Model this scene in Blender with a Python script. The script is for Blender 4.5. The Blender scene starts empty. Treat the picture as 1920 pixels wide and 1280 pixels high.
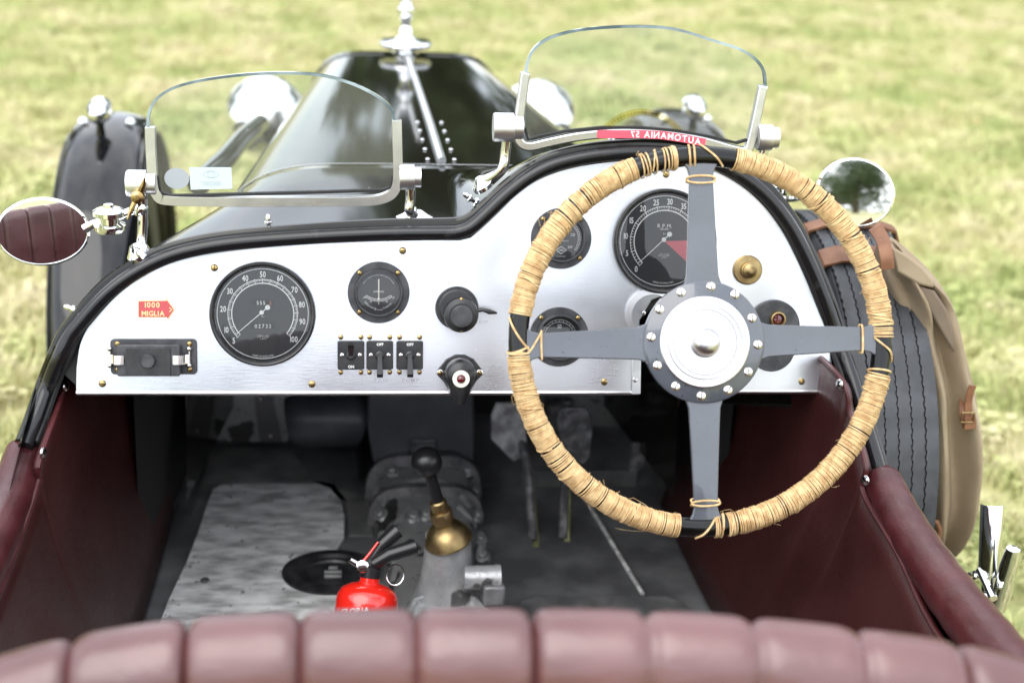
import bpy, bmesh, math, random
from mathutils import Matrix, Vector, noise
from math import sin, cos, pi, radians, sqrt, atan2
random.seed(7)
S = bpy.context.scene
COL = S.collection

# ------------------------------------------------------------------ camera, sky, sun, exposure
YAW, PITCH, ROLL = radians(6.6), radians(21), radians(2.45)
CAMP = Vector((-.1174, -1.6163, 1.3733))
_F = Vector((sin(YAW)*cos(PITCH), cos(YAW)*cos(PITCH), -sin(PITCH)))
_R0 = Vector((cos(YAW), -sin(YAW), 0)); _U0 = _R0.cross(_F)
_R = _R0*cos(ROLL)+_U0*sin(ROLL); _U = _U0*cos(ROLL)-_R0*sin(ROLL)
cd = bpy.data.cameras.new('camera'); cam = bpy.data.objects.new('camera', cd); COL.objects.link(cam)
cd.lens = 50; cd.sensor_width = 36; cd.clip_start = .05; cd.clip_end = 600
cam.matrix_world = Matrix(((_R.x, _U.x, -_F.x, CAMP.x), (_R.y, _U.y, -_F.y, CAMP.y), (_R.z, _U.z, -_F.z, CAMP.z), (0, 0, 0, 1)))
cd.dof.use_dof = True; cd.dof.focus_distance = 1.68; cd.dof.aperture_fstop = 3.4
S.camera = cam

W = bpy.data.worlds.new('World'); S.world = W; W.use_nodes = True
wn, wl = W.node_tree.nodes, W.node_tree.links
wn.clear()
SUN_EL, SUN_AZ = radians(52), radians(215)      # azimuth measured clockwise from +Y (car front)
sky = wn.new('ShaderNodeTexSky'); sky.sky_type = 'NISHITA'; sky.sun_disc = False
sky.sun_elevation = SUN_EL; sky.sun_rotation = SUN_AZ
tc = wn.new('ShaderNodeTexCoord')
nz = wn.new('ShaderNodeTexNoise'); nz.inputs['Scale'].default_value = 2.3; nz.inputs['Detail'].default_value = 5; nz.inputs['Roughness'].default_value = .55
cr = wn.new('ShaderNodeValToRGB'); cr.color_ramp.elements[0].position = .36; cr.color_ramp.elements[0].color = (.45, .45, .45, 1)
cr.color_ramp.elements[1].position = .60; cr.color_ramp.elements[1].color = (1, 1, 1, 1)
mx = wn.new('ShaderNodeMix'); mx.data_type = 'RGBA'; mx.inputs[7].default_value = (8.7, 9.0, 9.4, 1)
bg = wn.new('ShaderNodeBackground'); bg.inputs['Strength'].default_value = .12
wo = wn.new('ShaderNodeOutputWorld')
wl.new(tc.outputs['Generated'], nz.inputs['Vector']); wl.new(nz.outputs['Fac'], cr.inputs['Fac'])
wl.new(cr.outputs['Color'], mx.inputs[0]); wl.new(sky.outputs['Color'], mx.inputs[6])
wl.new(mx.outputs[2], bg.inputs['Color']); wl.new(bg.outputs['Background'], wo.inputs['Surface'])

sl = bpy.data.lights.new('sun', 'SUN'); sl.energy = 0.9; sl.angle = radians(55); sl.color = (1, .96, .9)
so = bpy.data.objects.new('sun', sl); COL.objects.link(so)
sd = Vector((sin(SUN_AZ)*cos(SUN_EL), cos(SUN_AZ)*cos(SUN_EL), sin(SUN_EL)))
so.rotation_euler = (-sd).to_track_quat('-Z', 'Y').to_euler(); so.location = (-2, -3, 6)
S.view_settings.view_transform = 'Standard'; S.view_settings.look = 'None'
S.view_settings.exposure = 1.3; S.view_settings.gamma = 1; S.view_settings.use_curve_mapping = False
try:
    S.cycles.use_denoising = True; S.cycles.max_bounces = 10; S.cycles.transparent_max_bounces = 16
    S.cycles.sample_clamp_indirect = 6
except Exception: pass

# ------------------------------------------------------------------ where a line of sight meets a surface of the car (used to survey the real positions)
def ray(px, py): return _F+_R*((px-960)/2666.7)+_U*((640-py)/2666.7)
def atd(px, py, d): return CAMP+ray(px, py)*d
def atx(px, py, x): r = ray(px, py); return CAMP+r*((x-CAMP.x)/r.x)
def aty(px, py, y): r = ray(px, py); return CAMP+r*((y-CAMP.y)/r.y)
def atz(px, py, z): r = ray(px, py); return CAMP+r*((z-CAMP.z)/r.z)
def atp(px, py, p0, n): r = ray(px, py); return CAMP+r*((p0-CAMP).dot(n)/r.dot(n))
def frame(o, n, up=Vector((0, 0, 1))):
    n = Vector(n).normalized(); x = Vector(up).cross(n)
    if x.length < 1e-4: x = Vector((1, 0, 0))
    x.normalize(); y = n.cross(x)
    return Matrix(((x.x, y.x, n.x, o[0]), (x.y, y.y, n.y, o[1]), (x.z, y.z, n.z, o[2]), (0, 0, 0, 1)))
T = Matrix.Translation
def RZ(a): return Matrix.Rotation(a, 4, 'Z')
def RX(a): return Matrix.Rotation(a, 4, 'X')
def RY(a): return Matrix.Rotation(a, 4, 'Y')

# ------------------------------------------------------------------ materials
def new_mat(name):
    m = bpy.data.materials.new(name); m.use_nodes = True
    n = m.node_tree.nodes; return m, n, m.node_tree.links, n['Principled BSDF']
def mat(name, col, rough=.5, metal=0, col2=None, nscale=20, stretch=(1, 1, 1), lo=.4, hi=.65, bump=0, bscale=200, bstretch=None, coat=0, rvar=0, spec=.5, detail=5, emit=None, specks=None):
    m, n, l, b = new_mat(name)
    b.inputs['Base Color'].default_value = (*col, 1); b.inputs['Roughness'].default_value = rough
    b.inputs['Metallic'].default_value = metal; b.inputs['Specular IOR Level'].default_value = spec
    b.inputs['Coat Weight'].default_value = coat; b.inputs['Coat Roughness'].default_value = .03
    t = n.new('ShaderNodeTexCoord')
    def nse(sc, st, det=detail):
        mp = n.new('ShaderNodeMapping'); mp.inputs['Scale'].default_value = st
        x = n.new('ShaderNodeTexNoise'); x.inputs['Scale'].default_value = sc; x.inputs['Detail'].default_value = det
        l.new(t.outputs['Object'], mp.inputs['Vector']); l.new(mp.outputs['Vector'], x.inputs['Vector']); return x
    last = None
    if col2:
        x = nse(nscale, stretch); r = n.new('ShaderNodeValToRGB')
        r.color_ramp.elements[0].position = lo; r.color_ramp.elements[1].position = hi
        r.color_ramp.elements[0].color = (*col, 1); r.color_ramp.elements[1].color = (*col2, 1)
        l.new(x.outputs['Fac'], r.inputs['Fac']); last = r.outputs['Color']
    if specks:      # (colour, scale, threshold)
        x = nse(specks[1], (1, 1, 1), 3); r = n.new('ShaderNodeValToRGB')
        r.color_ramp.elements[0].position = specks[2]; r.color_ramp.elements[1].position = specks[2]+.03
        l.new(x.outputs['Fac'], r.inputs['Fac']); k = n.new('ShaderNodeMix'); k.data_type = 'RGBA'
        l.new(r.outputs['Color'], k.inputs[0]); k.inputs[6].default_value = (*col, 1)
        if last: l.new(last, k.inputs[6])
        k.inputs[7].default_value = (*specks[0], 1); last = k.outputs[2]
    if last: l.new(last, b.inputs['Base Color'])
    if rvar:
        x = nse(nscale*1.7, stretch); mr = n.new('ShaderNodeMapRange'); mr.inputs['From Min'].default_value = .3; mr.inputs['From Max'].default_value = .7
        mr.inputs['To Min'].default_value = max(.01, rough-rvar); mr.inputs['To Max'].default_value = rough+rvar
        l.new(x.outputs['Fac'], mr.inputs['Value']); l.new(mr.outputs['Result'], b.inputs['Roughness'])
    if bump:
        x = nse(bscale, bstretch or (1, 1, 1)); bp = n.new('ShaderNodeBump'); bp.inputs['Strength'].default_value = bump; bp.inputs['Distance'].default_value = .001
        l.new(x.outputs['Fac'], bp.inputs['Height']); l.new(bp.outputs['Normal'], b.inputs['Normal'])
    return m
def glass_mat(name, tint=(1, 1, 1), dirt=.0, haze=0.0, ior=1.5):
    m, n, l, b = new_mat(name); n.remove(b); out = n['Material Output']
    tr = n.new('ShaderNodeBsdfTransparent'); tr.inputs[0].default_value = (*tint, 1)
    gl = n.new('ShaderNodeBsdfGlossy'); gl.inputs['Roughness'].default_value = .015
    fr = n.new('ShaderNodeFresnel'); fr.inputs['IOR'].default_value = ior
    mxs = n.new('ShaderNodeMixShader'); l.new(fr.outputs[0], mxs.inputs[0]); l.new(tr.outputs[0], mxs.inputs[1]); l.new(gl.outputs[0], mxs.inputs[2])
    last = mxs
    if dirt:
        df = n.new('ShaderNodeBsdfDiffuse'); df.inputs[0].default_value = (.75, .78, .78, 1)
        t = n.new('ShaderNodeTexCoord'); x = n.new('ShaderNodeTexNoise'); x.inputs['Scale'].default_value = 190; x.inputs['Detail'].default_value = 2
        l.new(t.outputs['Object'], x.inputs['Vector'])
        mr = n.new('ShaderNodeMapRange'); mr.inputs['From Min'].default_value = .74; mr.inputs['From Max'].default_value = .80; mr.inputs['To Min'].default_value = haze; mr.inputs['To Max'].default_value = dirt
        l.new(x.outputs['Fac'], mr.inputs['Value'])
        m2 = n.new('ShaderNodeMixShader'); l.new(mr.outputs[0], m2.inputs[0]); l.new(mxs.outputs[0], m2.inputs[1]); l.new(df.outputs[0], m2.inputs[2]); last = m2
    l.new(last.outputs[0], out.inputs['Surface']); return m

ALU = mat('brushed_aluminium', (.64, .665, .71), .33, 1, (.80, .81, .83), 5, (1, .8, 1), .3, .72, .10, 60, (1, 14, 14), rvar=.10, detail=8, specks=((.88, .89, .90), 230, .70))
ALU2 = mat('cast_aluminium', (.62, .63, .65), .28, 1, (.74, .75, .76), 30, bump=.15, bscale=90)
ALUW = mat('spun_aluminium', (.70, .70, .71), .36, 1, (.76, .76, .77), 12)
CHROME = mat('chrome', (.86, .87, .88), .05, 1)
CHROMEW = mat('worn_chrome', (.74, .74, .73), .14, 1, (.58, .56, .52), 60, lo=.55, hi=.7)
NICKEL = mat('nickel', (.78, .74, .70), .2, 1)
BRASS = mat('brass', (.50, .36, .15), .3, 1, (.30, .20, .09), 90, rvar=.1)
BRASS2 = mat('worn_brass', (.40, .30, .14), .44, 1, (.26, .18, .09), 55, rvar=.1, bump=.2, bscale=150)
PAINT = mat('black_paint', (.008, .0075, .005), .07, 0, spec=.42, specks=((.14, .14, .12), 420, .77))
FPAINT = mat('black_fender_paint', (.005, .005, .006), .07, 0, spec=.55)
TUBEM = mat('black_edge_roll', (.008, .008, .009), .17, 0, (.03, .03, .03), 60, lo=.6, hi=.8)
BLACKM = mat('matt_black', (.012, .012, .013), .6, 0, (.03, .03, .03), 30)
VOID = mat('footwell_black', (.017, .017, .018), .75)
BAKE = mat('black_bakelite', (.014, .014, .015), .32, 0, (.03, .03, .03), 50, rvar=.08, bump=.1, bscale=120)
BAKED = mat('worn_bakelite', (.024, .025, .028), .48, 0, (.06, .06, .065), 60, rvar=.08, bump=.25, bscale=160)
ENAM = mat('grey_black_enamel', (.055, .062, .075), .2, 0, (.085, .095, .115), 14, lo=.3, hi=.7, coat=.9, rvar=.1, specks=((.015, .015, .015), 300, .70), bump=.35, bscale=50)
RIMM = mat('rim_black', (.004, .004, .004), .14, 0, bump=.3, bscale=25, spec=.4)
DIALM = mat('dial_black', (.012, .013, .016), .5)
WHITE = mat('dial_white', (.82, .84, .82), .5)
CREAM = mat('ivory', (.78, .77, .66), .4)
DIALRED = mat('dial_red', (.62, .10, .13), .5)
ORANGE = mat('odometer_orange', (.65, .22, .12), .5)
REDJ = mat('red_jewel', (.10, .004, .008), .05, 0, coat=1)
BADGER = mat('badge_red', (.42, .006, .010), .16, 0, coat=1)
GOLD = mat('badge_gold', (.80, .58, .28), .35, .3)
WINE = mat('wine_leather', (.034, .0058, .0052), .44, 0, (.048, .0095, .0085), 7, bump=.7, bscale=110, rvar=.08, detail=9)
WINEL = mat('wine_leather_polished', (.052, .0085, .010), .36, 0, (.075, .016, .018), 22, bump=.45, bscale=260, rvar=.07)
SEATM = mat('seat_leather', (.088, .029, .029), .33, 0, (.13, .050, .050), 9, bump=1.0, bscale=38, bstretch=(1, .6, 2.2), rvar=.07, spec=.9, detail=10)
def twine_mat(name, c1, c2): return mat(name, c1, .6, 0, c2, 110, lo=.35, hi=.65, bump=.5, bscale=700)
TWINE = twine_mat('straw_twine', (.50, .31, .135), (.74, .54, .28))
FLOORD = mat('floor_dark', (.10, .102, .108), .42, .2, (.26, .265, .27), 9, (1, 1, 1), .42, .75, .2, 60, rvar=.12, specks=((.22, .22, .22), 90, .72))
FLOORA = mat('floor_aluminium', (.36, .36, .36), .5, .1, (.90, .91, .91), 17, (1, 2.6, 1),   .34, .60, .15, 70, rvar=.1, detail=14, specks=((.22, .22, .22), 75, .66))
CAST = mat('cast_gearbox', (.27, .275, .28), .34, .45, (.36, .36, .36), 26, lo=.35, hi=.7, bump=.8, bscale=120, rvar=.1, specks=((.05, .05, .05), 14, .57))
CASTD = mat('oily_cast', (.09, .091, .096), .34, .2, (.22, .22, .225), 26, bump=.8, bscale=100, rvar=.12)
PEDM = mat('worn_steel', (.22, .22, .225), .38, .1, (.80, .80, .82), 38, lo=.4, hi=.75, bump=.8, bscale=150)
PEDD = mat('dark_steel', (.10, .10, .105), .4, .1, (.34, .34, .35), 60, lo=.45, hi=.75, bump=.8, bscale=150)
RUBBER = mat('tyre_rubber', (.030, .032, .036), .5, 0, (.050, .053, .06), 40, bump=.2, bscale=200)
RUBD = mat('rubber_dark', (.012, .012, .012), .7)
LEATHB = mat('brown_leather', (.16, .065, .030), .5, 0, (.26, .12, .06), 30, bump=.4, bscale=250)
CANVAS = mat('khaki_canvas', (.27, .205, .135), .9, 0, (.40, .32, .22), 6, bump=.8, bscale=900, detail=8)
CANVD = mat('khaki_canvas_lining', (.16, .12, .09), .9, 0, (.20, .155, .11), 9, bump=.6, bscale=900)
EXTR = mat('extinguisher_red', (.70, .018, .010), .22, 0, coat=.8)
LABR = mat('label_red', (.62, .04, .05), .5)
PLAST = mat('black_plastic', (.012, .012, .013), .3)
STICK = mat('sticker_backing', (.52, .60, .62), .7)
STICK2 = mat('sticker_backing_grey', (.34, .37, .39), .7)
STICKT = mat('sticker_print', (.44, .50, .52), .7)
BANR = mat('banner_red', (.72, .10, .15), .35)
BANW = mat('banner_white', (.86, .84, .84), .35)
MIRR = mat('mirror_silver', (.93, .94, .94), .01, 1)
GLASS = glass_mat('dial_glass', ior=1.58)
SCREEN = glass_mat('screen_glass', (.965, .98, .972), .55, .035)
GEDGE = mat('glass_edge', (.07, .11, .13), .12, 0, (.34, .42, .45), 16, coat=.6)
BARK = mat('bark', (.06, .045, .03), .9, 0, (.10, .08, .055), 8, bump=1, bscale=20)
LEAF = mat('leaf_green', (.035, .06, .018), .6, 0, (.075, .11, .035), .7)

# ------------------------------------------------------------------ mesh building
class MB:
    def __init__(s, M=None): s.v = []; s.f = []; s.mi = []; s.M = M or Matrix(); s.k = 0
    def at(s, M): s.M = M; return s
    def mat(s, k): s.k = k; return s
    def add(s, vs, fs, M=None):
        M = s.M if M is None else s.M @ M
        b = len(s.v); s.v += [M @ Vector(p) for p in vs]
        s.f += [tuple(b+i for i in f) for f in fs]; s.mi += [s.k]*len(fs); return s
    def box(s, sx, sy, sz, M=None):
        v = [(x*sx/2, y*sy/2, z*sz/2) for x in (-1, 1) for y in (-1, 1) for z in (-1, 1)]
        return s.add(v, [(0, 1, 3, 2), (4, 6, 7, 5), (0, 4, 5, 1), (2, 3, 7, 6), (0, 2, 6, 4), (1, 5, 7, 3)], M)
    def prism(s, poly, z0, z1, M=None):
        n = len(poly)
        a = sum(poly[i][0]*poly[(i+1) % n][1]-poly[(i+1) % n][0]*poly[i][1] for i in range(n))
        if a < 0: poly = poly[::-1]
        v = [(p[0], p[1], z0) for p in poly]+[(p[0], p[1], z1) for p in poly]
        return s.add(v, [tuple(range(n-1, -1, -1)), tuple(range(n, 2*n))]+[(i, (i+1) % n, n+(i+1) % n, n+i) for i in range(n)], M)
    def flat(s, poly, z=0, M=None):
        n = len(poly)
        a = sum(poly[i][0]*poly[(i+1) % n][1]-poly[(i+1) % n][0]*poly[i][1] for i in range(n))
        if a < 0: poly = poly[::-1]
        return s.add([(p[0], p[1], z) for p in poly], [tuple(range(n))], M)
    def lathe(s, prof, seg=32, M=None, a0=0, a1=2*pi, sx=1, sy=1):
        full = abs(a1-a0-2*pi) < 1e-6; m = seg if full else seg+1
        v = []; f = []
        for i in range(m):
            a = a0+(a1-a0)*i/seg
            for r, z in prof: v.append((r*cos(a)*sx, r*sin(a)*sy, z))
        k = len(prof)
        for i in range(seg):
            j = (i+1) % m
            for q in range(k-1): f.append((i*k+q, j*k+q, j*k+q+1, i*k+q+1))
        return s.add(v, f, M)
    def disc(s, r, z=0, seg=40, M=None, sx=1, sy=1): return s.flat([(r*cos(2*pi*i/seg)*sx, r*sin(2*pi*i/seg)*sy) for i in range(seg)], z, M)
    def ring(s, r0, r1, z, a0=0, a1=2*pi, seg=64, M=None): return s.lathe([(r0, z), (r1, z)][::-1], seg, M, a0, a1)
    def tube(s, pts, r, seg=10, closed=False, caps=True, M=None, up=None):
        pts = [Vector(p) for p in pts]; n = len(pts)
        rr = r if isinstance(r, (list, tuple)) else [r]*n
        v = []; f = []; prev = None
        for i in range(n):
            if closed: t = pts[(i+1) % n]-pts[i-1]
            else: t = pts[min(i+1, n-1)]-pts[max(i-1, 0)]
            t.normalize()
            if prev is None:
                a = Vector(up) if up else (Vector((0, 0, 1)) if abs(t.z) < .9 else Vector((1, 0, 0)))
            else: a = prev
            a = (a-t*a.dot(t)); a.normalize(); prev = a; b = t.cross(a)
            for k in range(seg):
                q = 2*pi*k/seg; v.append(pts[i]+(a*cos(q)+b*sin(q))*rr[i])
        for i in range(n if closed else n-1):
            j = (i+1) % n
            for k in range(seg): k2 = (k+1) % seg; f.append((i*seg+k, i*seg+k2, j*seg+k2, j*seg+k))
        if caps and not closed: f += [tuple(range(seg-1, -1, -1)), tuple((n-1)*seg+k for k in range(seg))]
        return s.add(v, f, M)
    def grid(s, rows, closed=False, M=None):     # rows of equally many points
        k = len(rows[0]); v = [p for r in rows for p in r]; f = []
        for i in range(len(rows)-1):
            for q in range(k if closed else k-1): q2 = (q+1) % k; f.append((i*k+q, i*k+q2, (i+1)*k+q2, (i+1)*k+q))
        return s.add(v, f, M)
    def ball(s, r, M=None, seg=24, sx=1, sy=1, sz=1):
        n = seg//2; return s.lathe([(r*sin(pi*i/n)+1e-6, -r*cos(pi*i/n)*sz) for i in range(n+1)], seg, M, sx=sx, sy=sy)
    def ribbon(s, path, w, z0, z1, M=None):      # flat bar following a 2D path
        n = len(path); L = []; Rr = []
        ww = w if isinstance(w, (list, tuple)) else [w]*n
        for i in range(n):
            a = Vector(path[max(i-1, 0)]); b = Vector(path[min(i+1, n-1)]); t = (b-a).normalized(); q = Vector((-t.y, t.x)); p = Vector(path[i])
            L.append(p+q*ww[i]/2); Rr.append(p-q*ww[i]/2)
        v = []; f = []
        for i in range(n): v += [(L[i].x, L[i].y, z0), (Rr[i].x, Rr[i].y, z0), (Rr[i].x, Rr[i].y, z1), (L[i].x, L[i].y, z1)]
        for i in range(n-1):
            for q in range(4): q2 = (q+1) % 4; f.append((i*4+q, i*4+q2, (i+1)*4+q2, (i+1)*4+q))
        f += [(0, 3, 2, 1), ((n-1)*4, (n-1)*4+1, (n-1)*4+2, (n-1)*4+3)]
        return s.add(v, f, M)
    def text(s, txt, size, x=0, y=0, z=0, M=None, align='C', xs=1.0, bold=0, spc=.07):
        w = text_width(txt, spc)*size*xs; cx = x-(w/2 if align == 'C' else 0)
        for ch in txt:
            if ch == ' ': cx += .35*size*xs; continue
            vs, fs, x0, x1 = glyph(ch, bold)
            s.add([(cx+(p[0]-x0)*size*xs, y+(p[1]-.35)*size, z) for p in vs], fs, M); cx += (x1-x0+spc)*size*xs
        return s
    def arctext(s, txt, size, r, amid, z=0, inward=False, xs=1, M=None, bold=0, spc=.09):
        w = text_width(txt, spc)*size*xs; pos = -w/2
        for ch in txt:
            if ch == ' ': pos += .35*size*xs; continue
            vs, fs, x0, x1 = glyph(ch, bold); cw = (x1-x0)*size*xs; mid = pos+cw/2
            a = amid-mid/r if not inward else amid+mid/r
            Mx = RZ(a-pi/2) @ T((0, r, 0)) if not inward else RZ(a+pi/2) @ T((0, -r, 0))
            Mx = (M or Matrix()) @ Mx
            s.add([((p[0]-x0)*size*xs-cw/2, (p[1]-.35)*size, z) for p in vs], fs, Mx); pos += cw+spc*size*xs
        return s
    def build(s, name, mats, parent=None, smooth=35, bevel=0, bseg=2, subsurf=0, M=None, label=None):
        if not isinstance(mats, (list, tuple)): mats = [mats]
        if M is None:
            c = Vector((0, 0, 0))
            if s.v:
                lo = Vector([min(p[i] for p in s.v) for i in range(3)]); hi = Vector([max(p[i] for p in s.v) for i in range(3)]); c = (lo+hi)/2
            M = T(c); vs = [p-c for p in s.v]
        else: vs = s.v
        me = bpy.data.meshes.new(name); me.from_pydata([tuple(p) for p in vs], [], s.f)
        for m in mats: me.materials.append(m)
        me.polygons.foreach_set('material_index', s.mi); me.polygons.foreach_set('use_smooth', [smooth > 0]*len(s.f))
        bm = bmesh.new(); bm.from_mesh(me); bmesh.ops.remove_doubles(bm, verts=bm.verts, dist=1e-6)
        if not getattr(s, 'open', False): bmesh.ops.recalc_face_normals(bm, faces=bm.faces)
        bm.to_mesh(me); bm.free()
        if smooth > 0: me.set_sharp_from_angle(angle=radians(smooth))
        o = bpy.data.objects.new(name, me); COL.objects.link(o); place(o, M, parent)
        if bevel:
            b = o.modifiers.new('bevel', 'BEVEL'); b.width = bevel; b.segments = bseg; b.limit_method = 'ANGLE'; b.angle_limit = radians(40); b.harden_normals = False
        if subsurf: q = o.modifiers.new('sub', 'SUBSURF'); q.levels = subsurf; q.render_levels = subsurf
        if label: o['label'] = label
        if name in ('lettering', 'numerals', 'scale_marks', 'stamped_lettering', 'moulded_lettering', 'label_lettering', 'banner_lettering', 'sticker_print', 'moulded_lines', 'painted_reflection'): o['kind'] = 'stuff'
        return o
WM = {}
def place(o, M, parent=None):
    WM[o.name] = M
    if parent is not None:
        o.parent = parent; o.matrix_parent_inverse = WM[parent.name].inverted()
    o.matrix_basis = M
def clone(o, M, parent): c = o.copy(); COL.objects.link(c); place(c, M, parent); return c
def cloner(proto):                                # first call places the first one, later calls copy it
    st = {}
    def put(M, parent):
        if 'o' not in st: st['o'] = proto(M, parent); return st['o']
        return clone(st['o'], M, parent)
    return put
GL = {}
def glyph(ch, bold=0):
    k = (ch, bold)
    if k not in GL:
        cu = bpy.data.curves.new('glyph', 'FONT'); cu.body = ch; cu.size = 1; cu.resolution_u = 3; cu.offset = bold
        o = bpy.data.objects.new('glyph', cu); COL.objects.link(o); bpy.context.view_layer.update()
        me = bpy.data.meshes.new_from_object(o.evaluated_get(bpy.context.evaluated_depsgraph_get()))
        vs = [tuple(v.co) for v in me.vertices]; fs = [tuple(p.vertices) for p in me.polygons]
        x0 = min((v[0] for v in vs), default=0); x1 = max((v[0] for v in vs), default=.3)
        GL[k] = (vs, fs, x0, x1); bpy.data.objects.remove(o); bpy.data.curves.remove(cu); bpy.data.meshes.remove(me)
    return GL[k]
def text_width(t, spc=.07): return sum(.35 if c == ' ' else glyph(c)[3]-glyph(c)[2]+spc for c in t)-spc
def thing(name, label, cat, loc, group=None):
    o = bpy.data.objects.new(name, None); COL.objects.link(o); o.empty_display_size = .1; place(o, T(loc))
    o['label'] = label; o['category'] = cat
    if group: o['group'] = group
    return o
def tag(o, label, cat, group=None):
    o['label'] = label; o['category'] = cat
    if group: o['group'] = group
def smooth_path(pts, n=6, closed=False):          # Catmull-Rom
    P = [Vector(p) for p in pts]; out = []; m = len(P)
    for i in range(m if closed else m-1):
        if closed: a, b, c, d = P[i-1], P[i], P[(i+1) % m], P[(i+2) % m]
        else: a, b, c, d = P[max(i-1, 0)], P[i], P[i+1], P[min(i+2, m-1)]
        for k in range(n):
            t = k/n; out.append(.5*((2*b)+(c-a)*t+(2*a-5*b+4*c-d)*t*t+(3*b-a-3*c+d)*t**3))
    if not closed: out.append(P[-1])
    return out
def rrect(w, h, r, n=5):
    o = []
    for cx, cy, a in ((w/2-r, h/2-r, 0), (-w/2+r, h/2-r, pi/2), (-w/2+r, -h/2+r, pi), (w/2-r, -h/2+r, 3*pi/2)):
        for i in range(n+1): o.append((cx+r*cos(a+pi/2*i/n), cy+r*sin(a+pi/2*i/n)))
    return o

# ------------------------------------------------------------------ meadow
def ground_colour(m, blade):
    n, l = m.node_tree.nodes, m.node_tree.links; b = n['Principled BSDF']; b.inputs['Roughness'].default_value = .75
    g = n.new('ShaderNodeNewGeometry')
    def ns(sc, det, dist=0):
        x = n.new('ShaderNodeTexNoise'); x.inputs['Scale'].default_value = sc; x.inputs['Detail'].default_value = det; x.inputs['Distortion'].default_value = dist
        l.new(g.outputs['Position'], x.inputs['Vector']); return x
    a = ns(1.6, 6, .3); c = ns(6.5, 4, .3); e = ns(60, 2)
    r = n.new('ShaderNodeValToRGB'); el = r.color_ramp.elements
    el[0].position = .34; el[0].color = (.32, .38, .13, 1); el[1].position = .66; el[1].color = (.66, .59, .38, 1)
    q = el.new(.46); q.color = (.46, .48, .20, 1); q = el.new(.55); q.color = (.56, .53, .26, 1)
    ad = n.new('ShaderNodeMath'); ad.operation = 'MULTIPLY_ADD'; l.new(c.outputs[0], ad.inputs[0]); ad.inputs[1].default_value = .6
    sb = n.new('ShaderNodeMath'); sb.operation = 'MULTIPLY_ADD'; l.new(e.outputs[0], sb.inputs[0]); sb.inputs[1].default_value = .55; sb.inputs[2].default_value = -.56
    l.new(sb.outputs[0], ad.inputs[2]); s2 = n.new('ShaderNodeMath'); l.new(ad.outputs[0], s2.inputs[0]); fl_a = n.new('ShaderNodeMath'); fl_a.operation = 'MULTIPLY_ADD'; fl_a.inputs[1].default_value = .7; fl_a.inputs[2].default_value = .145; l.new(a.outputs[0], fl_a.inputs[0]); l.new(fl_a.outputs[0], s2.inputs[1])
    l.new(s2.outputs[0], r.inputs['Fac'])
    if blade: l.new(r.outputs[0], b.inputs['Base Color']); b.inputs['Specular IOR Level'].default_value = .25
    else:
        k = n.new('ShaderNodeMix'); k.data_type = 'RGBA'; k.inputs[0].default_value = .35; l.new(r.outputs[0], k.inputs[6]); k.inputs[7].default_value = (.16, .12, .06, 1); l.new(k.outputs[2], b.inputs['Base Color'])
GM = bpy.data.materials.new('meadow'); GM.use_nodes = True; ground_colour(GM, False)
BM_ = bpy.data.materials.new('grass_blade'); BM_.use_nodes = True; ground_colour(BM_, True)
rows = []
for j in range(61):
    y = -60+2*j*2 if False else -80+j*4.0
    rows.append([(-120+i*4.0, y, .04*noise.noise(Vector((i*.4, j*.4, 0)))-.0 if (abs(-120+i*4) > 8 or abs(y) > 14) else 0.0) for i in range(61)])
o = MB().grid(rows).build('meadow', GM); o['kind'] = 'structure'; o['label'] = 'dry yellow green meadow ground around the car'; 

tuft_col = bpy.data.collections.new('tuft_sources')
for t in range(6):
    mb = MB(); mb.open = True
    for i in range(46):
        a = random.uniform(0, 2*pi); rr = .085*sqrt(random.random()); L = random.uniform(.025, .075); w = random.uniform(.0014, .0032)
        bx, by = rr*cos(a), rr*sin(a); d = random.uniform(0, 2*pi); lean = random.uniform(.2, 1.1)*L
        if t == 5: L *= 1.3; lean = L*1.5
        px_, py_ = -sin(d)*w, cos(d)*w; dx, dy = cos(d)*lean, sin(d)*lean
        mb.add([(bx-px_, by-py_, 0), (bx+px_, by+py_, 0), (bx-px_*.8+dx*.35, by-py_*.8+dy*.35, L*.6), (bx+px_*.8+dx*.35, by+py_*.8+dy*.35, L*.6), (bx+dx, by+dy, L*(1 if lean < L else .7))], [(0, 1, 3, 2), (2, 3, 4)])
    if t == 4:
        mb.v, mb.f, mb.mi = [], [], []
        for i in range(16):
            a = random.uniform(0, 2*pi); rr = .07*sqrt(random.random()); h = random.uniform(.02, .05); s_ = random.uniform(.006, .012); th = random.uniform(0, 6)
            for k in range(3):
                q = th+k*2.1; cx, cy = rr*cos(a)+s_*cos(q), rr*sin(a)+s_*sin(q)
                mb.add([(cx+s_*cos(q+u), cy+s_*sin(q+u), h+random.uniform(-.003, .003)) for u in (0, 1.3, 2.5, 3.8, 5)], [(0, 1, 2, 3, 4)])
    me = bpy.data.meshes.new('tuft'); me.from_pydata([tuple(p) for p in mb.v], [], mb.f); me.materials.append(BM_)
    to = bpy.data.objects.new('tuft', me); tuft_col.objects.link(to)
mb = MB()
for (x0, x1, y0, y1) in ((-7, 7, 1.9, 13), (-7, -.66, -2.5, 1.9), (.66, 7, -2.5, 1.9), (-.66, .66, -.1, 1.9)):
    mb.flat([(x0, y0), (x1, y0), (x1, y1), (x0, y1)], .002)
go = mb.build('grass', GM, M=Matrix()); go['kind'] = 'stuff'; go['label'] = 'short dry grass blades and clover on the meadow'
gg = bpy.data.node_groups.new('scatter', 'GeometryNodeTree'); gg.interface.new_socket('Geometry', in_out='INPUT', socket_type='NodeSocketGeometry'); gg.interface.new_socket('Geometry', in_out='OUTPUT', socket_type='NodeSocketGeometry')
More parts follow.
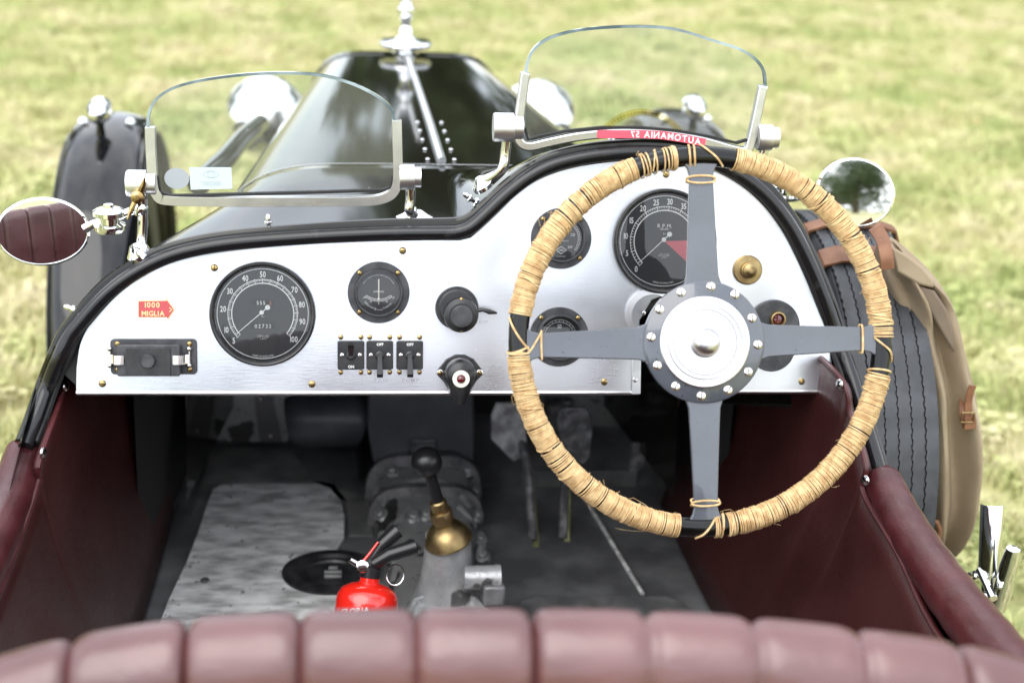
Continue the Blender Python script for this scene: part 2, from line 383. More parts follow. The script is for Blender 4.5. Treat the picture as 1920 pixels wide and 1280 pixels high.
N = gg.nodes; Lk = gg.links; gi = N.new('NodeGroupInput'); gout = N.new('NodeGroupOutput')
dp = N.new('GeometryNodeDistributePointsOnFaces'); dp.inputs['Density'].default_value = 230
ci = N.new('GeometryNodeCollectionInfo'); ci.inputs['Collection'].default_value = tuft_col; ci.inputs['Separate Children'].default_value = True; ci.inputs['Reset Children'].default_value = True
ip = N.new('GeometryNodeInstanceOnPoints'); ip.inputs['Pick Instance'].default_value = True
rv = N.new('FunctionNodeRandomValue'); rv.data_type = 'FLOAT_VECTOR'; rv.inputs[0].default_value = (-.15, -.15, 0); rv.inputs[1].default_value = (.15, .15, 6.28)
rs = N.new('FunctionNodeRandomValue'); rs.data_type = 'FLOAT'; rs.inputs[2].default_value = .6; rs.inputs[3].default_value = 1.25
Lk.new(gi.outputs[0], dp.inputs['Mesh']); Lk.new(dp.outputs['Points'], ip.inputs['Points']); Lk.new(ci.outputs[0], ip.inputs['Instance'])
Lk.new(rv.outputs[0], ip.inputs['Rotation']); Lk.new(rs.outputs[1], ip.inputs['Scale']); Lk.new(ip.outputs[0], gout.inputs[0])
md = go.modifiers.new('scatter', 'NODES'); md.node_group = gg

lm = MB(); lm.open = True
rl_ = random.Random(11)
for i in range(520):
    x_, y_ = rl_.uniform(-4, 4), rl_.uniform(-1.6, 8)
    if abs(x_) < .7 and y_ < 1.9: continue
    z_ = rl_.uniform(.03, .055); a = rl_.uniform(0, 6.28); L = rl_.uniform(.012, .03); u = Vector((cos(a), sin(a), rl_.uniform(-.5, .5)))*L; v = Vector((-sin(a), cos(a), rl_.uniform(-.5, .5)))*L*.4; c = Vector((x_, y_, z_))
    lm.add([c-u, c+v, c+u, c-v], [(0, 1, 2, 3)])
lo_ = lm.build('fallen_leaves', mat('dry_leaf', (.50, .34, .15), .8, 0, (.62, .50, .30), 5), smooth=0); lo_['kind'] = 'stuff'; lo_['label'] = 'small dry leaves and straw scattered over the grass'
# ------------------------------------------------------------------ trees ahead of and behind the car (seen in mirrors, paint and glass)
def tree(x, y, h, w, n, ls, label, group, seed, trunk=.22):
    rnd = random.Random(seed)
    t = thing('broadleaf_tree', label, 'tree', (x, y, 0), group)
    tb = MB(); hh = h*trunk; tb.tube([(x, y, -.1), (x+.05, y, hh*.5), (x+.02*h, y, hh*1.2), (x, y, h*.7)], [w*.06, w*.045, w*.035, w*.01], 8)
    cl = []
    for i in range(16):
        a = rnd.uniform(0, 2*pi); zz = rnd.uniform(hh, h*.92); k = sin(pi*min(1, max(.12, (zz-hh*.6)/(h-hh*.6))))**.6
        c = Vector((x+cos(a)*w*.38*k*rnd.uniform(.3, 1), y+sin(a)*w*.38*k*rnd.uniform(.3, 1), zz)); cl.append((c, w*rnd.uniform(.13, .24)))
        tb.tube([(x+.01*h, y, min(hh*1.1, zz)), ((x+c.x)/2, (y+c.y)/2, (zz+hh)/2*1.05), c], [w*.02, w*.014, w*.004], 5)
    tb.build('trunk', BARK, t)
    lb = MB(); lb.open = True
    for i in range(n):
        c, r = rnd.choice(cl); d = Vector((rnd.gauss(0, 1), rnd.gauss(0, 1), rnd.gauss(0, .8))).normalized()*r*rnd.uniform(.5, 1.15)
        p = c+d; u = Vector((rnd.uniform(-1, 1), rnd.uniform(-1, 1), rnd.uniform(-.6, .6))).normalized()*ls; v = u.cross(Vector((rnd.uniform(-1, 1), rnd.uniform(-1, 1), rnd.uniform(-1, 1)))).normalized()*ls*.6
        lb.add([p-u, p+v*.8, p+u, p-v*.8], [(0, 1, 2, 3)])
    lb.build('crown', LEAF, t, smooth=0)
tree(9.0, -52, 5.6, 6.0, 9000, .13, 'rounded green tree alone on the meadow, reflected in the right door mirror', None, 3, .34)
POS = ('leftmost', 'second from the left', 'third from the left', 'fourth from the left', 'fifth from the left', 'sixth from the left', 'seventh from the left', 'rightmost')
for i, (x, y, h, w) in enumerate(((-34, -50, 6, 13), (-22, -56, 6, 13), (-11, -60, 5.5, 13), (0, -62, 5, 12), (24, -57, 5.5, 13), (35, -50, 6, 13), (11, -84, 5.5, 20), (-2, -84, 5, 18))):
    tree(x, y, h, w, 2600, .36, POS[i]+' tree in the distant row behind the car', 'trees in the row behind the car', 20+i, .12)
for i, (x, y, h, w) in enumerate(((-24, 24, 11, 10), (-17, 21, 10.5, 9), (-10.5, 20, 9.5, 8), (.8, 22, 8.5, 5), (5.2, 20, 11, 8), (11.5, 19, 11.5, 8), (18, 21, 11.5, 9), (25, 24, 11, 10))):
    tree(x, y, h, w, 3600, .28, POS[i]+' tree in the row ahead of the bonnet', 'trees in the row ahead of the car', 40+i, .10)

# ================================================================== THE CAR
car = thing('vintage_car', 'black open vintage sports car with wine leather cockpit parked on the meadow', 'car', (0, 0, 0))
# dashboard plane
DT = radians(14); DO = Vector((0, 0, .68)); DN = Vector((0, -cos(DT), sin(DT)))
DM = Matrix(((1, 0, 0, 0), (0, sin(DT), -cos(DT), 0), (0, cos(DT), sin(DT), .68), (0, 0, 0, 1)))
DI = DM.inverted()
def dp2(px, py, z=0):
    p = DI @ atp(px, py, DO+DN*z, DN); return (p.x, p.y)
def dm(px, py, z=0, a=0): x, y = dp2(px, py, z); return DM @ T((x, y, z)) @ RZ(a)
def dlen(px, py, r): a = dp2(px-r, py); b = dp2(px+r, py); return abs(b[0]-a[0])/2

# dash outline
left_up = [(142, 737), (143, 690), (150, 645), (168, 608), (195, 575), (232, 540), (275, 512), (330, 489), (400, 474), (500, 463), (600, 456), (700, 452), (800, 450), (862, 450)]
left_up = [left_up[0]]+[tuple(p) for p in smooth_path(left_up[1:], 4)]
mid_up = [tuple(p) for p in smooth_path([(882, 445), (900, 430), (932, 400), (965, 368), (1000, 342), (1040, 324), (1090, 311), (1150, 303), (1210, 300), (1270, 303), (1330, 315), (1385, 341), (1430, 378), (1468, 425), (1502, 490), (1530, 560), (1550, 625), (1561, 690)], 4)]
out_px = left_up+mid_up+[(1563, 706), (1549, 733), (1372, 733), (1372, 640), (1330, 575), (1270, 545), (1222, 562), (1199, 600), (1197, 735)]
outline = [dp2(*p) for p in out_px]
dash = MB(DM).prism(outline, -.003, 0).build('dashboard', ALU, car, bevel=.0006)
MB(DM).tube([(*dp2(x, y), -.002) for x, y in ((143, 737), (600, 737), (1197, 736))], .0032, 8).build('rolled_edge', ALU2, dash)
MB(DM).tube([(*dp2(x, y), -.002) for x, y in ((1374, 734), (1548, 734))], .0032, 8).build('rolled_edge', ALU2, dash)

# screws: slotted dome head in local units (radius 1)
def mk_screw(mats, dome=.45):
    def f(M, parent):
        mb = MB()
        mb.mat(1).lathe([(0, .05), (.96, .05), (.96, -.1)][::-1], 20)
        mb.mat(0)
        for sgn in (0, pi):
            off = .1
            a = math.asin(off)
            ring = []
            for z, rr in ((0, 1.0), (dome*.5, .93), (dome*.85, .65), (dome, .3)):
                if rr > off:
                    aa = math.asin(off/rr); ring.append([(rr*cos(sgn+aa+(pi-2*aa)*i/10), rr*sin(sgn+aa+(pi-2*aa)*i/10), z) for i in range(11)])
            mb.grid(ring); mb.add([ring[-1][i] for i in range(11)], [tuple(range(11))])
            mb.add([r[0] for r in ring]+[r[-1] for r in ring], [(0, 1, 2, 3, 7, 6, 5, 4)])
        return mb.build('screw', mats, parent, M=M, smooth=50)
    return f
brass_screw = cloner(mk_screw([BRASS, BLACKM]))
nickel_screw = cloner(mk_screw([NICKEL, BLACKM], .3))
steel_screw = cloner(mk_screw([CHROMEW, BLACKM], .35))
def sc(s): return Matrix.Diagonal((s, s, s, 1))
for px, py, a in ((402, 502, 1.5), (755, 470, 0.1), (192, 719, .05), (585, 720, .03), (1133, 716, -.2), (1249, 327, -.6)):
    brass_screw(dm(px, py, 0, a) @ sc(.0044), dash)
MB(dm(1503, 715)).lathe([(.0042, 0), (.004, .001), (.002, .003), (0, .0033)], 16).build('stud', BRASS, dash)
# bracket with rivets left of the steering column
bx0, by0 = dp2(1199, 738); bx1, by1 = dp2(1185, 655)
br = MB(DM).prism([(bx1, by1), (bx0, by1), (bx0+.001, by0), (bx1, by0)], .0005, .0035).build('edge_bracket', ALU2, dash, bevel=.0005)
for py in (667, 712): MB(dm(1191, py, .0035)).lathe([(.0032, 0), (.0028, .0012), (0, .002)], 12).build('rivet', ALU2, br)
cb = MB(dm(1222, 590, .001)).lathe([(.034, 0), (.034, .004), (.026, .005), (.026, 0)], 30).build('column_collar', ALUW, dash)
MB(dm(1207, 587, .006)).lathe([(.003, 0), (.0025, .0012), (0, .002)], 12).build('rivet', CHROMEW, cb)

# ---- gauges
def lerp_tab(tab, v):
    for (v0, a0), (v1, a1) in zip(tab, tab[1:]):
        if v <= v1: return a0+(a1-a0)*(v-v0)/(v1-v0)
    return tab[-1][1]
def bezel(name, M, R, rin, depth, m, flange=0, label=None):
    if flange: prof = [(R, 0), (R, .0025), (R*.985, .0035), (R*.80, .0035), (R*.775, .008), (R*.75, depth), (R*.72, depth), (rin, depth*.55), (rin, .001)]
    else: prof = [(R*.97, -.001), (R, .001), (R, depth*.6), (R*.985, depth*.9), (R*.96, depth), (R*.935, depth*.95), (rin, depth*.5), (rin, .001)]
    return MB(M).lathe(prof[::-1], 72).build(name, m, car, smooth=50, label=label)
def big_dial(name, cx, cy, Rpx, tab, nums, nsize, rnum, ticks, long_every, desc, needle_v, red=None):
    M = dm(cx, cy); R = dlen(cx, cy, Rpx); rin = R*.90
    g = bezel(name, M, R, rin, .012, BAKE, label=desc)
    MB(M).disc(rin, .0012, 64).build('dial_face', DIALM, g)
    if red:
        a0, a1 = map(radians, red); rr = R*.83
        mb = MB(M); pts = [(0, 0)]+[(rr*cos(a0+(a1-a0)*i/16), rr*sin(a0+(a1-a0)*i/16)) for i in range(17)]
        mb.flat(pts, .0015).build('red_sector', DIALRED, g)
    mk = MB(M); mk.open = True; a_hi, a_lo = radians(tab[0][1]), radians(tab[-1][1]); z = .0018
    mk.ring(R*.852, R*.866, z, 0, 2*pi, 96)
    mk.ring(R*.652, R*.664, z, a_lo, a_hi, 80); mk.ring(R*.575, R*.596, z, a_lo, a_hi, 80)
    for a in (a_lo, a_hi): mk.add([(R*r*cos(a+e), R*r*sin(a+e), z) for r, e in ((.575, -.008), (.664, -.008), (.664, .008), (.575, .008))], [(0, 1, 2, 3)])
    for i, v in enumerate(ticks):
        a = radians(lerp_tab(tab, v)); big = i % long_every == 0; r0 = .60 if big else .620; e = .011 if big else .0085; r1 = .66 if not big else .675
        mk.add([(R*r*cos(a+k), R*r*sin(a+k), z) for r, k in ((r0, -e), (r1, -e), (r1, e), (r0, e))], [(0, 1, 2, 3)])
    mk.build('scale_marks', WHITE, g, smooth=0)
    tx = MB(M); tx.open = True
    for v in nums:
        a = radians(lerp_tab(tab, v)); tx.text(str(v), R*nsize, R*rnum*cos(a), R*rnum*sin(a), .0018, xs=.72, bold=.02)
    a = radians(lerp_tab(tab, needle_v))
    nd = MB(M @ T((-R*.02, R*.03, 0)) @ RZ(a)); nd.open = True
    nd.add([(-R*.13, -R*.010, .0045), (R*.62, -R*.006, .0045), (R*.66, 0, .0045), (R*.62, R*.006, .0045), (-R*.13, R*.010, .0045)], [(0, 1, 2, 3, 4)])
    nd.lathe([(R*.043, .004), (R*.043, .0055), (0, .006)], 20); nd.lathe([(R*.048, .004), (R*.048, .005), (0, .005)], 20, T((-R*.15, 0, 0)))
    nd.build('needle', WHITE, g)
    MB(M).lathe([(rin*1.01*sin(.62*k/10)/sin(.62), .0078+rin*.0*k-rin*.10*(1-cos(.62*k/10))) for k in range(10, 0, -1)]+[(0, .0078)], 64).build('glass', GLASS, g, smooth=80)
    return g, M, R, tx
sp_tab = [(5, 223), (10, 204), (20, 173), (30, 145), (40, 116), (50, 90), (60, 64.6), (70, 38), (80, 14), (90, -11), (100, -40)]
g, M, R, tx = big_dial('speedometer', 493, 588, 99.5, sp_tab, [5]+list(range(10, 101, 10)), .155, .755, list(range(5, 101, 1)), 5, 'large speedometer on the left of the dash reading to 100', 5.6)
def ends(tab): return tab[0][1], tab[-1][1]
tx.text('MLS', R*.035, 0, -R*.05, .0018); tx.text('S. SMITH & SONS', R*.030, 0, -R*.42, .0018); tx.text('MOTOR ACCESSORIES', R*.022, 0, -R*.45, .0018); tx.text('LONDON', R*.026, 0, -R*.48, .0018)
tx.arctext('MADE IN ENGLAND', R*.045, R*.815, -pi/2, .0018, inward=True)
tx.build('numerals', WHITE, g, smooth=0)
for k, (yy, sz, s_, w_) in enumerate(((-R*.235, .105, '02732', .26), (R*.21, .10, '5552', .22))):
    b = MB(M @ T((0, yy, 0))); b.mat(0)
    b.flat([(-R*(w_-.03), -R*.055), (R*(w_-.03), -R*.055), (R*(w_-.03), R*.055), (-R*(w_-.03), R*.055)], .0014)
    b.mat(1).text(s_ if k == 0 else '555', R*sz, 0 if k == 0 else -R*.035, 0, .0018, spc=.22)
    if k == 1: b.mat(2).text('2', R*sz, R*.14, 0, .0018)
    b.open = True; b.build('odometer', [RUBD, WHITE, ORANGE], g, smooth=0)

rp_tab = [(0, 225), (5, 198), (10, 173), (15, 149), (20, 125), (25, 104), (30, 83.5), (35, 62), (40, 42), (45, 22), (50, 2), (55, -19), (60, -41)]
g, M, R, tx = big_dial('tachometer', 1245, 452, 96.5, rp_tab, range(0, 61, 5), .155, .755, list(range(0, 61, 1)), 5, 'large rev counter with a red sector behind the steering wheel', .3, red=(2, -41))
tx.text('R.P.M.', R*.105, R*.0, R*.29, .0018, spc=.14); tx.text('HUNDREDS', R*.036, 0, R*.225, .0018); tx.text('E-1', R*.05, 0, R*.14, .0018)
tx.text('S. SMITH & SONS', R*.028, 0, -R*.25, .0018); tx.text('MOTOR ACCESSORIES', R*.022, 0, -R*.28, .0018); tx.text('LONDON', R*.025, 0, -R*.31, .0018)
tx.arctext('MADE IN ENGLAND', R*.045, R*.80, -pi/2, .0018, inward=True)
tx.build('numerals', WHITE, g, smooth=0)

def small_dial(name, cx, cy, Rpx, label):
    M = dm(cx, cy); R = dlen(cx, cy, Rpx); rin = R*.70
    g = bezel(name, M, R, rin, .013, BAKED, 1, label)
    MB(M).disc(rin*1.02, .0025, 48).build('dial_face', DIALM, g)
    for k, a in enumerate((46, 134, 226, 314)):
        a = radians(a); nm = brass_screw(M @ T((R*.885*cos(a), R*.885*sin(a), .0035)) @ RZ(k*1.3) @ sc(.0030), g)
    MB(M).lathe([(rin*1.01*k/8, .0075-.0010*(k/8)**2) for k in range(8, 0, -1)]+[(0, .0075)], 48).build('glass', GLASS, g, smooth=80)
    return g, M, R
def arc_marks(mk, R, r0, r1, a0, a1, n, z=.0031):
    a0, a1 = radians(a0), radians(a1)
    mk.ring(R*r0-R*.006, R*r0+R*.006, z, a0, a1, 30); mk.ring(R*r1-R*.006, R*r1+R*.006, z, a0, a1, 30)
    for i in range(n+1):
        a = a0+(a1-a0)*i/n; e = .014 if i in (0, n) else .009
        mk.add([(R*r*cos(a+k), R*r*sin(a+k), z) for r, k in ((r0, -e), (r1, -e), (r1, e), (r0, e))], [(0, 1, 2, 3)])
# ammeter
g, M, R = small_dial('ammeter', 710, 548, 58, 'round black ammeter with centred needle')
mk = MB(M); mk.open = True; cyc = T((0, R*.47, 0)); mk.M = M @ cyc
arc_marks(mk, R, .68, .75, 235, 305, 20)
mk.M = M; mk.build('scale_marks', WHITE, g, smooth=0)
tx = MB(M); tx.open = True; z = .0031
tx.text('AMPERES', R*.085, 0, R*.03, z, spc=.1); tx.arctext('MADE BY JOSEPH LUCAS LT BIRMINGHAM ENGLAND', R*.05, R*.57, pi/2, z)
for s_, x_, y_, rot in (('20', -.46, -.16, -.5), ('10', -.25, -.29, -.3), ('0', 0, -.36, 0), ('10', .26, -.29, .3), ('20', .47, -.16, .5)): tx.text(s_, R*.085, 0, 0, z, M=T((R*x_, R*y_, 0)) @ RZ(rot))
tx.arctext('DISCHARGE', R*.085, R*.53, radians(238), z, inward=True); tx.arctext('CHARGE', R*.085, R*.53, radians(302), z, inward=True); tx.text('PATENTED', R*.055, 0, -R*.56, z)
tx.build('lettering', WHITE, g, smooth=0)
nd = MB(M); nd.open = True; nd.flat([(-R*.018, -R*.22), (R*.018, -R*.22), (R*.022, R*.44), (-R*.022, R*.44)], .0045); nd.flat([(-R*.006, -R*.34), (R*.006, -R*.34), (R*.012, -R*.2), (-R*.012, -R*.2)], .0046); nd.disc(R*.04, .0047, 14, T((0, -R*.2, 0))); nd.build('needle', CREAM, g)
def diamond(tx, R, y, s, word):
    for k, t_ in ((1, .0), (.8, 0)):
        a = s*k; th = R*.012; P = [(-1.45*a*R, y*R), (0, y*R+a*R), (1.45*a*R, y*R), (0, y*R-a*R)]
        tx.ribbon(P+[P[0]], th, .0031, .0032)
    tx.text(word, R*s*.62, 0, y*R, .0031)
# oil temperature
g, M, R = small_dial('temperature_gauge', 1052, 447, 56.5, 'round black temperature gauge half behind the wheel rim')
mk = MB(M); mk.open = True; arc_marks(mk, R, .56, .62, -38, 218, 30); mk.build('scale_marks', WHITE, g, smooth=0)
tx = MB(M); tx.open = True
for s_, a in (('240', -42), ('220', 18), ('200', 58), ('180', 98), ('140', 145), ('100', 218)): a = radians(a); tx.text(s_, R*.13, R*.39*cos(a), R*.41*sin(a), .0031, xs=.8)
tx.text('OIL TEMP', R*.08, 0, R*.14, .0031); tx.text('DEGREES FAHRENHEIT', R*.05, 0, -R*.08, .0031); diamond(tx, R, -.38, .13, 'ABIC'); tx.text('BRITISH MAKE', R*.05, 0, -R*.585, .0031); tx.build('lettering', WHITE, g, smooth=0)
# oil pressure
g, M, R = small_dial('pressure_gauge', 1048, 631, 55.5, 'round black pressure gauge below the wheel spoke')
mk = MB(M); mk.open = True; arc_marks(mk, R, .50, .58, -45, 225, 20); mk.build('scale_marks', WHITE, g, smooth=0)
tx = MB(M); tx.open = True
for s_, x_, y_ in (('0', -.32, -.38), ('100', .29, -.30), ('50', 0, .36)): tx.text(s_, R*.19, R*x_, R*y_, .0031, xs=.75)
diamond(tx, R, -.43, .15, 'ABIC'); tx.text('BRITISH MAKE', R*.055, 0, -R*.62, .0031); tx.build('lettering', WHITE, g, smooth=0)
nd = MB(M @ RZ(radians(223))); nd.open = True; nd.flat([(-R*.15, -R*.012), (R*.5, -R*.012), (R*.5, R*.012), (-R*.15, R*.012)], .0045); nd.disc(R*.05, .0047, 14, T((R*.28, 0, 0))); nd.build('needle', WHITE, g)

# ---- badge
M = dm(291, 580)
def bp(px, py): p = M.inverted() @ (DM @ Vector((*dp2(px, py), 0))); return (p.x, p.y)
arrow = [(259, 563), (311, 562), (312, 558), (328, 580), (315, 600), (314, 595), (259, 595)]
arrow2 = [(260.5, 564.5), (312, 563.5), (313, 562), (326, 580), (314.5, 597), (314, 593.5), (260.5, 593.5)]
bg_ = MB(M).prism([bp(*p) for p in arrow], 0, .0018).build('arrow_badge', GOLD, dash, bevel=.0003, label='red arrow badge with gold lettering')
MB(M).prism([bp(*p) for p in arrow2], .0018, .0026).build('enamel', BADGER, bg_, bevel=.0004)
tx = MB(M); tx.open = True
a, b = bp(285, 571), bp(286, 587)
tx.text('1000', .0088, a[0], a[1], .0028, bold=.02, spc=.13); tx.text('MIGLIA', .0082, b[0], b[1], .0028, bold=.02, spc=.10)
tx.ribbon([bp(318, 576), bp(323, 580), bp(318, 584)], .0011, .0027, .003); tx.build('lettering', GOLD, bg_, smooth=0)

# ---- fuse box
M = dm(289, 668); w = dlen(289, 668, 81)*2; h = .043
fb = MB(M).prism(rrect(w, h, .005), 0, .003).build('fuse_box', BAKED, car, bevel=.0008, label='rectangular black fuse box with spring clips')
bw = dlen(289, 668, 59)*2
cv = MB(M @ T((-.0045, -.003, 0))).prism(rrect(bw, .038, .003), .003, .016).build('cover', BAKED, fb, bevel=.0015)
MB(M @ T((-.0045, -.0045, 0))).prism(rrect(bw*.70, .0335, .001), .016, .0175).build('cover_panel', BAKE, fb, bevel=.0004)
ln = MB(M @ T((-.0045, -.005, 0)))
for yy in (-.009, -.003, .003, .009): ln.box(bw*.5, .0004, .0005, T((0, yy, .0177)))
for xx in (-1, 1): ln.box(.0004, .018, .0005, T((xx*bw*.25, 0, .0177)))
ln.build('moulded_lines', BAKED, fb)
tl = MB(M @ T((-.0045, -.005, 0))); tl.open = True; tl.text('MADE IN ENGLAND', .0036, 0, .0127, .0178); tl.text('FUSES LIGHTS AND HORN', .0026, 0, -.0135, .0178); tl.build('moulded_lettering', BAKED, fb, smooth=0)
MB(M @ T((-.0045, -.003, 0))).lathe([(.0088, .017), (.0086, .023), (.0075, .0245), (0, .0245)], 28).build('knob', BAKED, fb, bevel=0)
for sgn in (-1, 1):
    c = MB(M @ T((-.0045+sgn*(bw/2-.0005), -.002, 0)))
    c.tube([(sgn*.010, .012, .006), (sgn*.010, -.008, .006)], .0016, 8); c.ball(.003, T((sgn*.010, .012, .007))); c.ball(.003, T((sgn*.010, -.008, .007)))
    c.grid([[(sgn*x_, y_, z_) for y_ in (-.0055, .0055)] for x_, z_ in ((.010, .008), (.006, .010), (.003, .018), (-.001, .0195), (-.005, .019), (-.008, .0182))])
    c.build('spring_clip', NICKEL, fb)
    for yy in (-.0155, .0155): brass_screw(M @ T((sgn*(w/2-.0085), yy, .003)) @ RZ(.2) @ sc(.0033), fb)

# ---- three tumbler switches
def switch(cx, cy, up, top, bottom, stamp, label):
    M = dm(cx, cy); w, h = .0325, .0355
    s_ = MB(M).prism(rrect(w, h, .0025), 0, .0045).build('toggle_switch', BAKE, car, bevel=.0008, label=label)
    for sx_ in (-1, 1): nickel_screw(M @ T((sx_*.0107, 0, .0045)) @ RZ(random.uniform(0, 3)) @ sc(.0028), s_)
    for sx_ in (-1, 1):
        for sy_ in (-1, 1): brass_screw(M @ T((sx_*.0123, sy_*.0216, 0)) @ RZ(random.uniform(-.4, .8)) @ sc(.0031), s_)
    MB(M).lathe([(.0062, .0045), (.0056, .0075), (.0035, .009), (0, .009)], 20).build('boss', BAKE, s_)
    lv = MB(M)
    if up: path = [(0, -.001, .006), (0, .005, .014), (0, .013, .022)]
    else: path = [(0, .002, .006), (0, -.008, .015), (0, -.0225, .026)]
    rows = [[(x_*wd, y_+hy*(.0022), z_+hy*.0012) for x_, hy in ((-1, -1), (1, -1), (1, 1), (-1, 1))] for (q, y_, z_), wd in zip(path, (.0028, .0032, .0037))]
    lv.grid(rows, True); lv.add(rows[-1], [(0, 1, 2, 3)]); lv.build('lever', PLAST, s_, bevel=.0006)
    tx = MB(M); tx.open = True
    if top: tx.text(top, .0047, 0, .0135, .0048, bold=.02)
    if bottom: tx.text(bottom, .0047, 0, -.0140, .0048, bold=.02)
    tx.build('lettering', WHITE, s_, smooth=0)
    t2 = MB(M); t2.open = True; t2.text(stamp, .0068, .001, -.0315, .0004, spc=.28, bold=.01); t2.build('stamped_lettering', STAMP, dash, smooth=0)
STAMP = mat('stamped_recess', (.50, .51, .52), .5, .9)
switch(658, 665, True, '', 'ON', 'WARN', 'left toggle switch with its lever up')
switch(712, 665, False, 'OFF', '', 'FAN', 'middle toggle switch with its lever down')
switch(768, 665, False, 'OFF', '', 'PUMP', 'right toggle switch with its lever down')
# ---- rotary dip switch
M = dm(861, 583)
rs_ = MB(M @ T((-.003, .004, 0))).lathe([(.0, .001), (.0255, .001), (.0265, .0), (.0265, .004), (.025, .006), (.0235, .006), (.0225, .012), (.021, .0135), (0, .0135)][::-1], 48).build('dip_switch', BAKE, car, label='round black rotary switch with a side lever')
MB(M @ T((.001, -.003, 0))).lathe([(.0205, .0135), (.0215, .018), (.0205, .024), (.015, .0255), (.0148, .0265), (0, .0265)], 40).build('collar', BAKE, rs_)
MB(M @ T((.001, -.0035, 0))).lathe([(.0135, .0262), (.0135, .033), (.0125, .0345), (.006, .0352), (0, .0353)], 36).build('knob', BAKED, rs_)
lv = MB(M); lv.tube([(.018, .002, .015), (.028, .0035, .017), (.036, .001, .018), (.045, -.0005, .018)], [.0028, .0024, .0033, .0012], 10); lv.build('lever', BAKE, rs_)
for yy in (.0165, -.0215): brass_screw(M @ T((.001, yy, .0235)) @ RZ(.4) @ sc(.0024), rs_)
t2 = MB(M); t2.open = True; t2.text('DIP', .0055, .030, -.013, .0004, spc=.35); t2.build('stamped_lettering', STAMP, dash, smooth=0)
# ---- lever switch with red jewel
M = dm(862, 698)
fl = [(.0265*cos(a)*(1 if abs(cos(a)) < .8 else 1), .0215*sin(a)) for a in [2*pi*i/40 for i in range(40)]]
js = MB(M).prism([(-.028, -.003), (-.028, .003), (-.017, .017), (-.006, .0225), (.006, .0225), (.017, .017), (.028, .003), (.028, -.003), (.018, -.013), (-.018, -.013)], 0, .003).build('ignition_lamp_switch', BAKE, car, bevel=.0012, label='black lever switch with ivory ring and red jewel')
for sx_ in (-1, 1):
    MB(M @ T((sx_*.0245, 0, .003))).lathe([(.0042, 0), (.0042, .001), (.003, .0012)], 18).build('cup_washer', NICKEL, js)
    brass_screw(M @ T((sx_*.0245, 0, .0035)) @ RZ(1.2) @ sc(.0026), js)
dome = MB(M); dome.lathe([(.0195, .003), (.0195, .010), (.0175, .018), (.0135, .0225), (.0, .0235)], 40)
rows = []
for t_ in [i/8 for i in range(9)]:
    y_ = -.006-.032*t_; wd = .0165*(1-t_)**1.2+.0065; zz = .021-.005*t_
    rows.append([(wd*cos(a), y_, .003+zz*max(0, sin(a))) for a in [pi*k/12 for k in range(13)]])
dome.grid(rows); dome.add(rows[-1], [tuple(range(13))]); dome.build('lever_dome', BAKE, js, smooth=60)
MB(M @ T((0, -.0045, .0235))).lathe([(.0105, -.001), (.0105, .001), (.0055, .0016), (.0055, 0)], 32).build('ivory_ring', CREAM, js)
MB(M @ T((0, -.0045, .0245))).lathe([(.0053, 0), (.0045, .0022), (.0025, .0036), (0, .004)], 24).build('jewel', REDJ, js)
# ---- brass knob
M = dm(1401, 506)
bk = MB(M).lathe([(.0185, 0), (.0185, .003), (.0170, .0045), (.0105, .005), (.0100, .011), (.0090, .0115), (.0085, .016), (.006, .0175), (.003, .021), (0, .0215)][::-1], 48).build('brass_pull', BRASS2, car, label='stepped brass knob at the right of the dash')
# ---- black disc with red tell-tale
M = dm(1449, 612)
bd = MB(M).lathe([(.034, 0), (.034, .003), (.032, .0045), (0, .0045)][::-1], 48).build('warning_lamp_plate', BAKED, car, label='black round plate with a brass ringed red lamp')
MB(dm(1447, 652)).lathe([(.030, 0), (.030, .002), (.029, .0028), (0, .0028)][::-1], 40).build('lower_plate', BAKED, bd)
MB(M @ T((.004, .010, .0045))).lathe([(.0098, 0), (.0105, .0025), (.0095, .006), (.0078, .0065), (.0070, .003)], 32).build('brass_ring', BRASS2, bd)
MB(M @ T((.004, .010, .0045))).lathe([(.007, .001), (.005, .003), (0, .0038)], 24).build('lens', REDJ, bd)
brass_screw(M @ T((.019, -.014, .0045)) @ sc(.0022), bd)

# ---- black roll round the cockpit edge
tp = [(110, 672), (128, 634), (152, 603), (198, 552), (250, 513), (312, 482), (380, 464), (450, 454), (540, 447), (640, 441), (740, 437), (835, 436), (862, 434), (885, 424), (912, 400), (950, 364), (990, 333), (1030, 312), (1075, 299), (1130, 290), (1200, 286), (1270, 290), (1335, 303), (1392, 331), (1440, 370), (1482, 424), (1518, 493), (1550, 570), (1577, 650)]
plane_off = .008
Ltube = [atx(48, 838, -.505), atx(66, 790, -.50), atx(88, 727, -.49)]
Rtube = [atx(1600, 715, .497), atx(1622, 790, .50), atx(1645, 868, .50), atx(1652, 895, .50)]
tube_pts = Ltube+[DM @ Vector((*dp2(x, y, plane_off), plane_off)) for x, y in tp]+Rtube
TP = smooth_path(tube_pts, 5)
er = MB().tube(TP, .0088, 14).build('cockpit_edge_roll', TUBEM, car, label='glossy black roll edging the cockpit')
TPo = [p+(p-Vector((0.03, p.y, .62))).normalized()*.0085+Vector((0, .012, 0)) for p in TP]
MB().tube(TPo, .0068, 10).build('outer_bead', PAINT, er)
MB().tube([p+(Vector((0.03, p.y, .62))-p).normalized()*.008+Vector((0, .011, 0)) for p in TP], .006, 8).build('inner_bead', BLACKM, er)
bulk_px = tp+[(1600, 745), (1345, 745), (1345, 560), (1215, 560), (1205, 700), (1205, 745), (120, 745)]
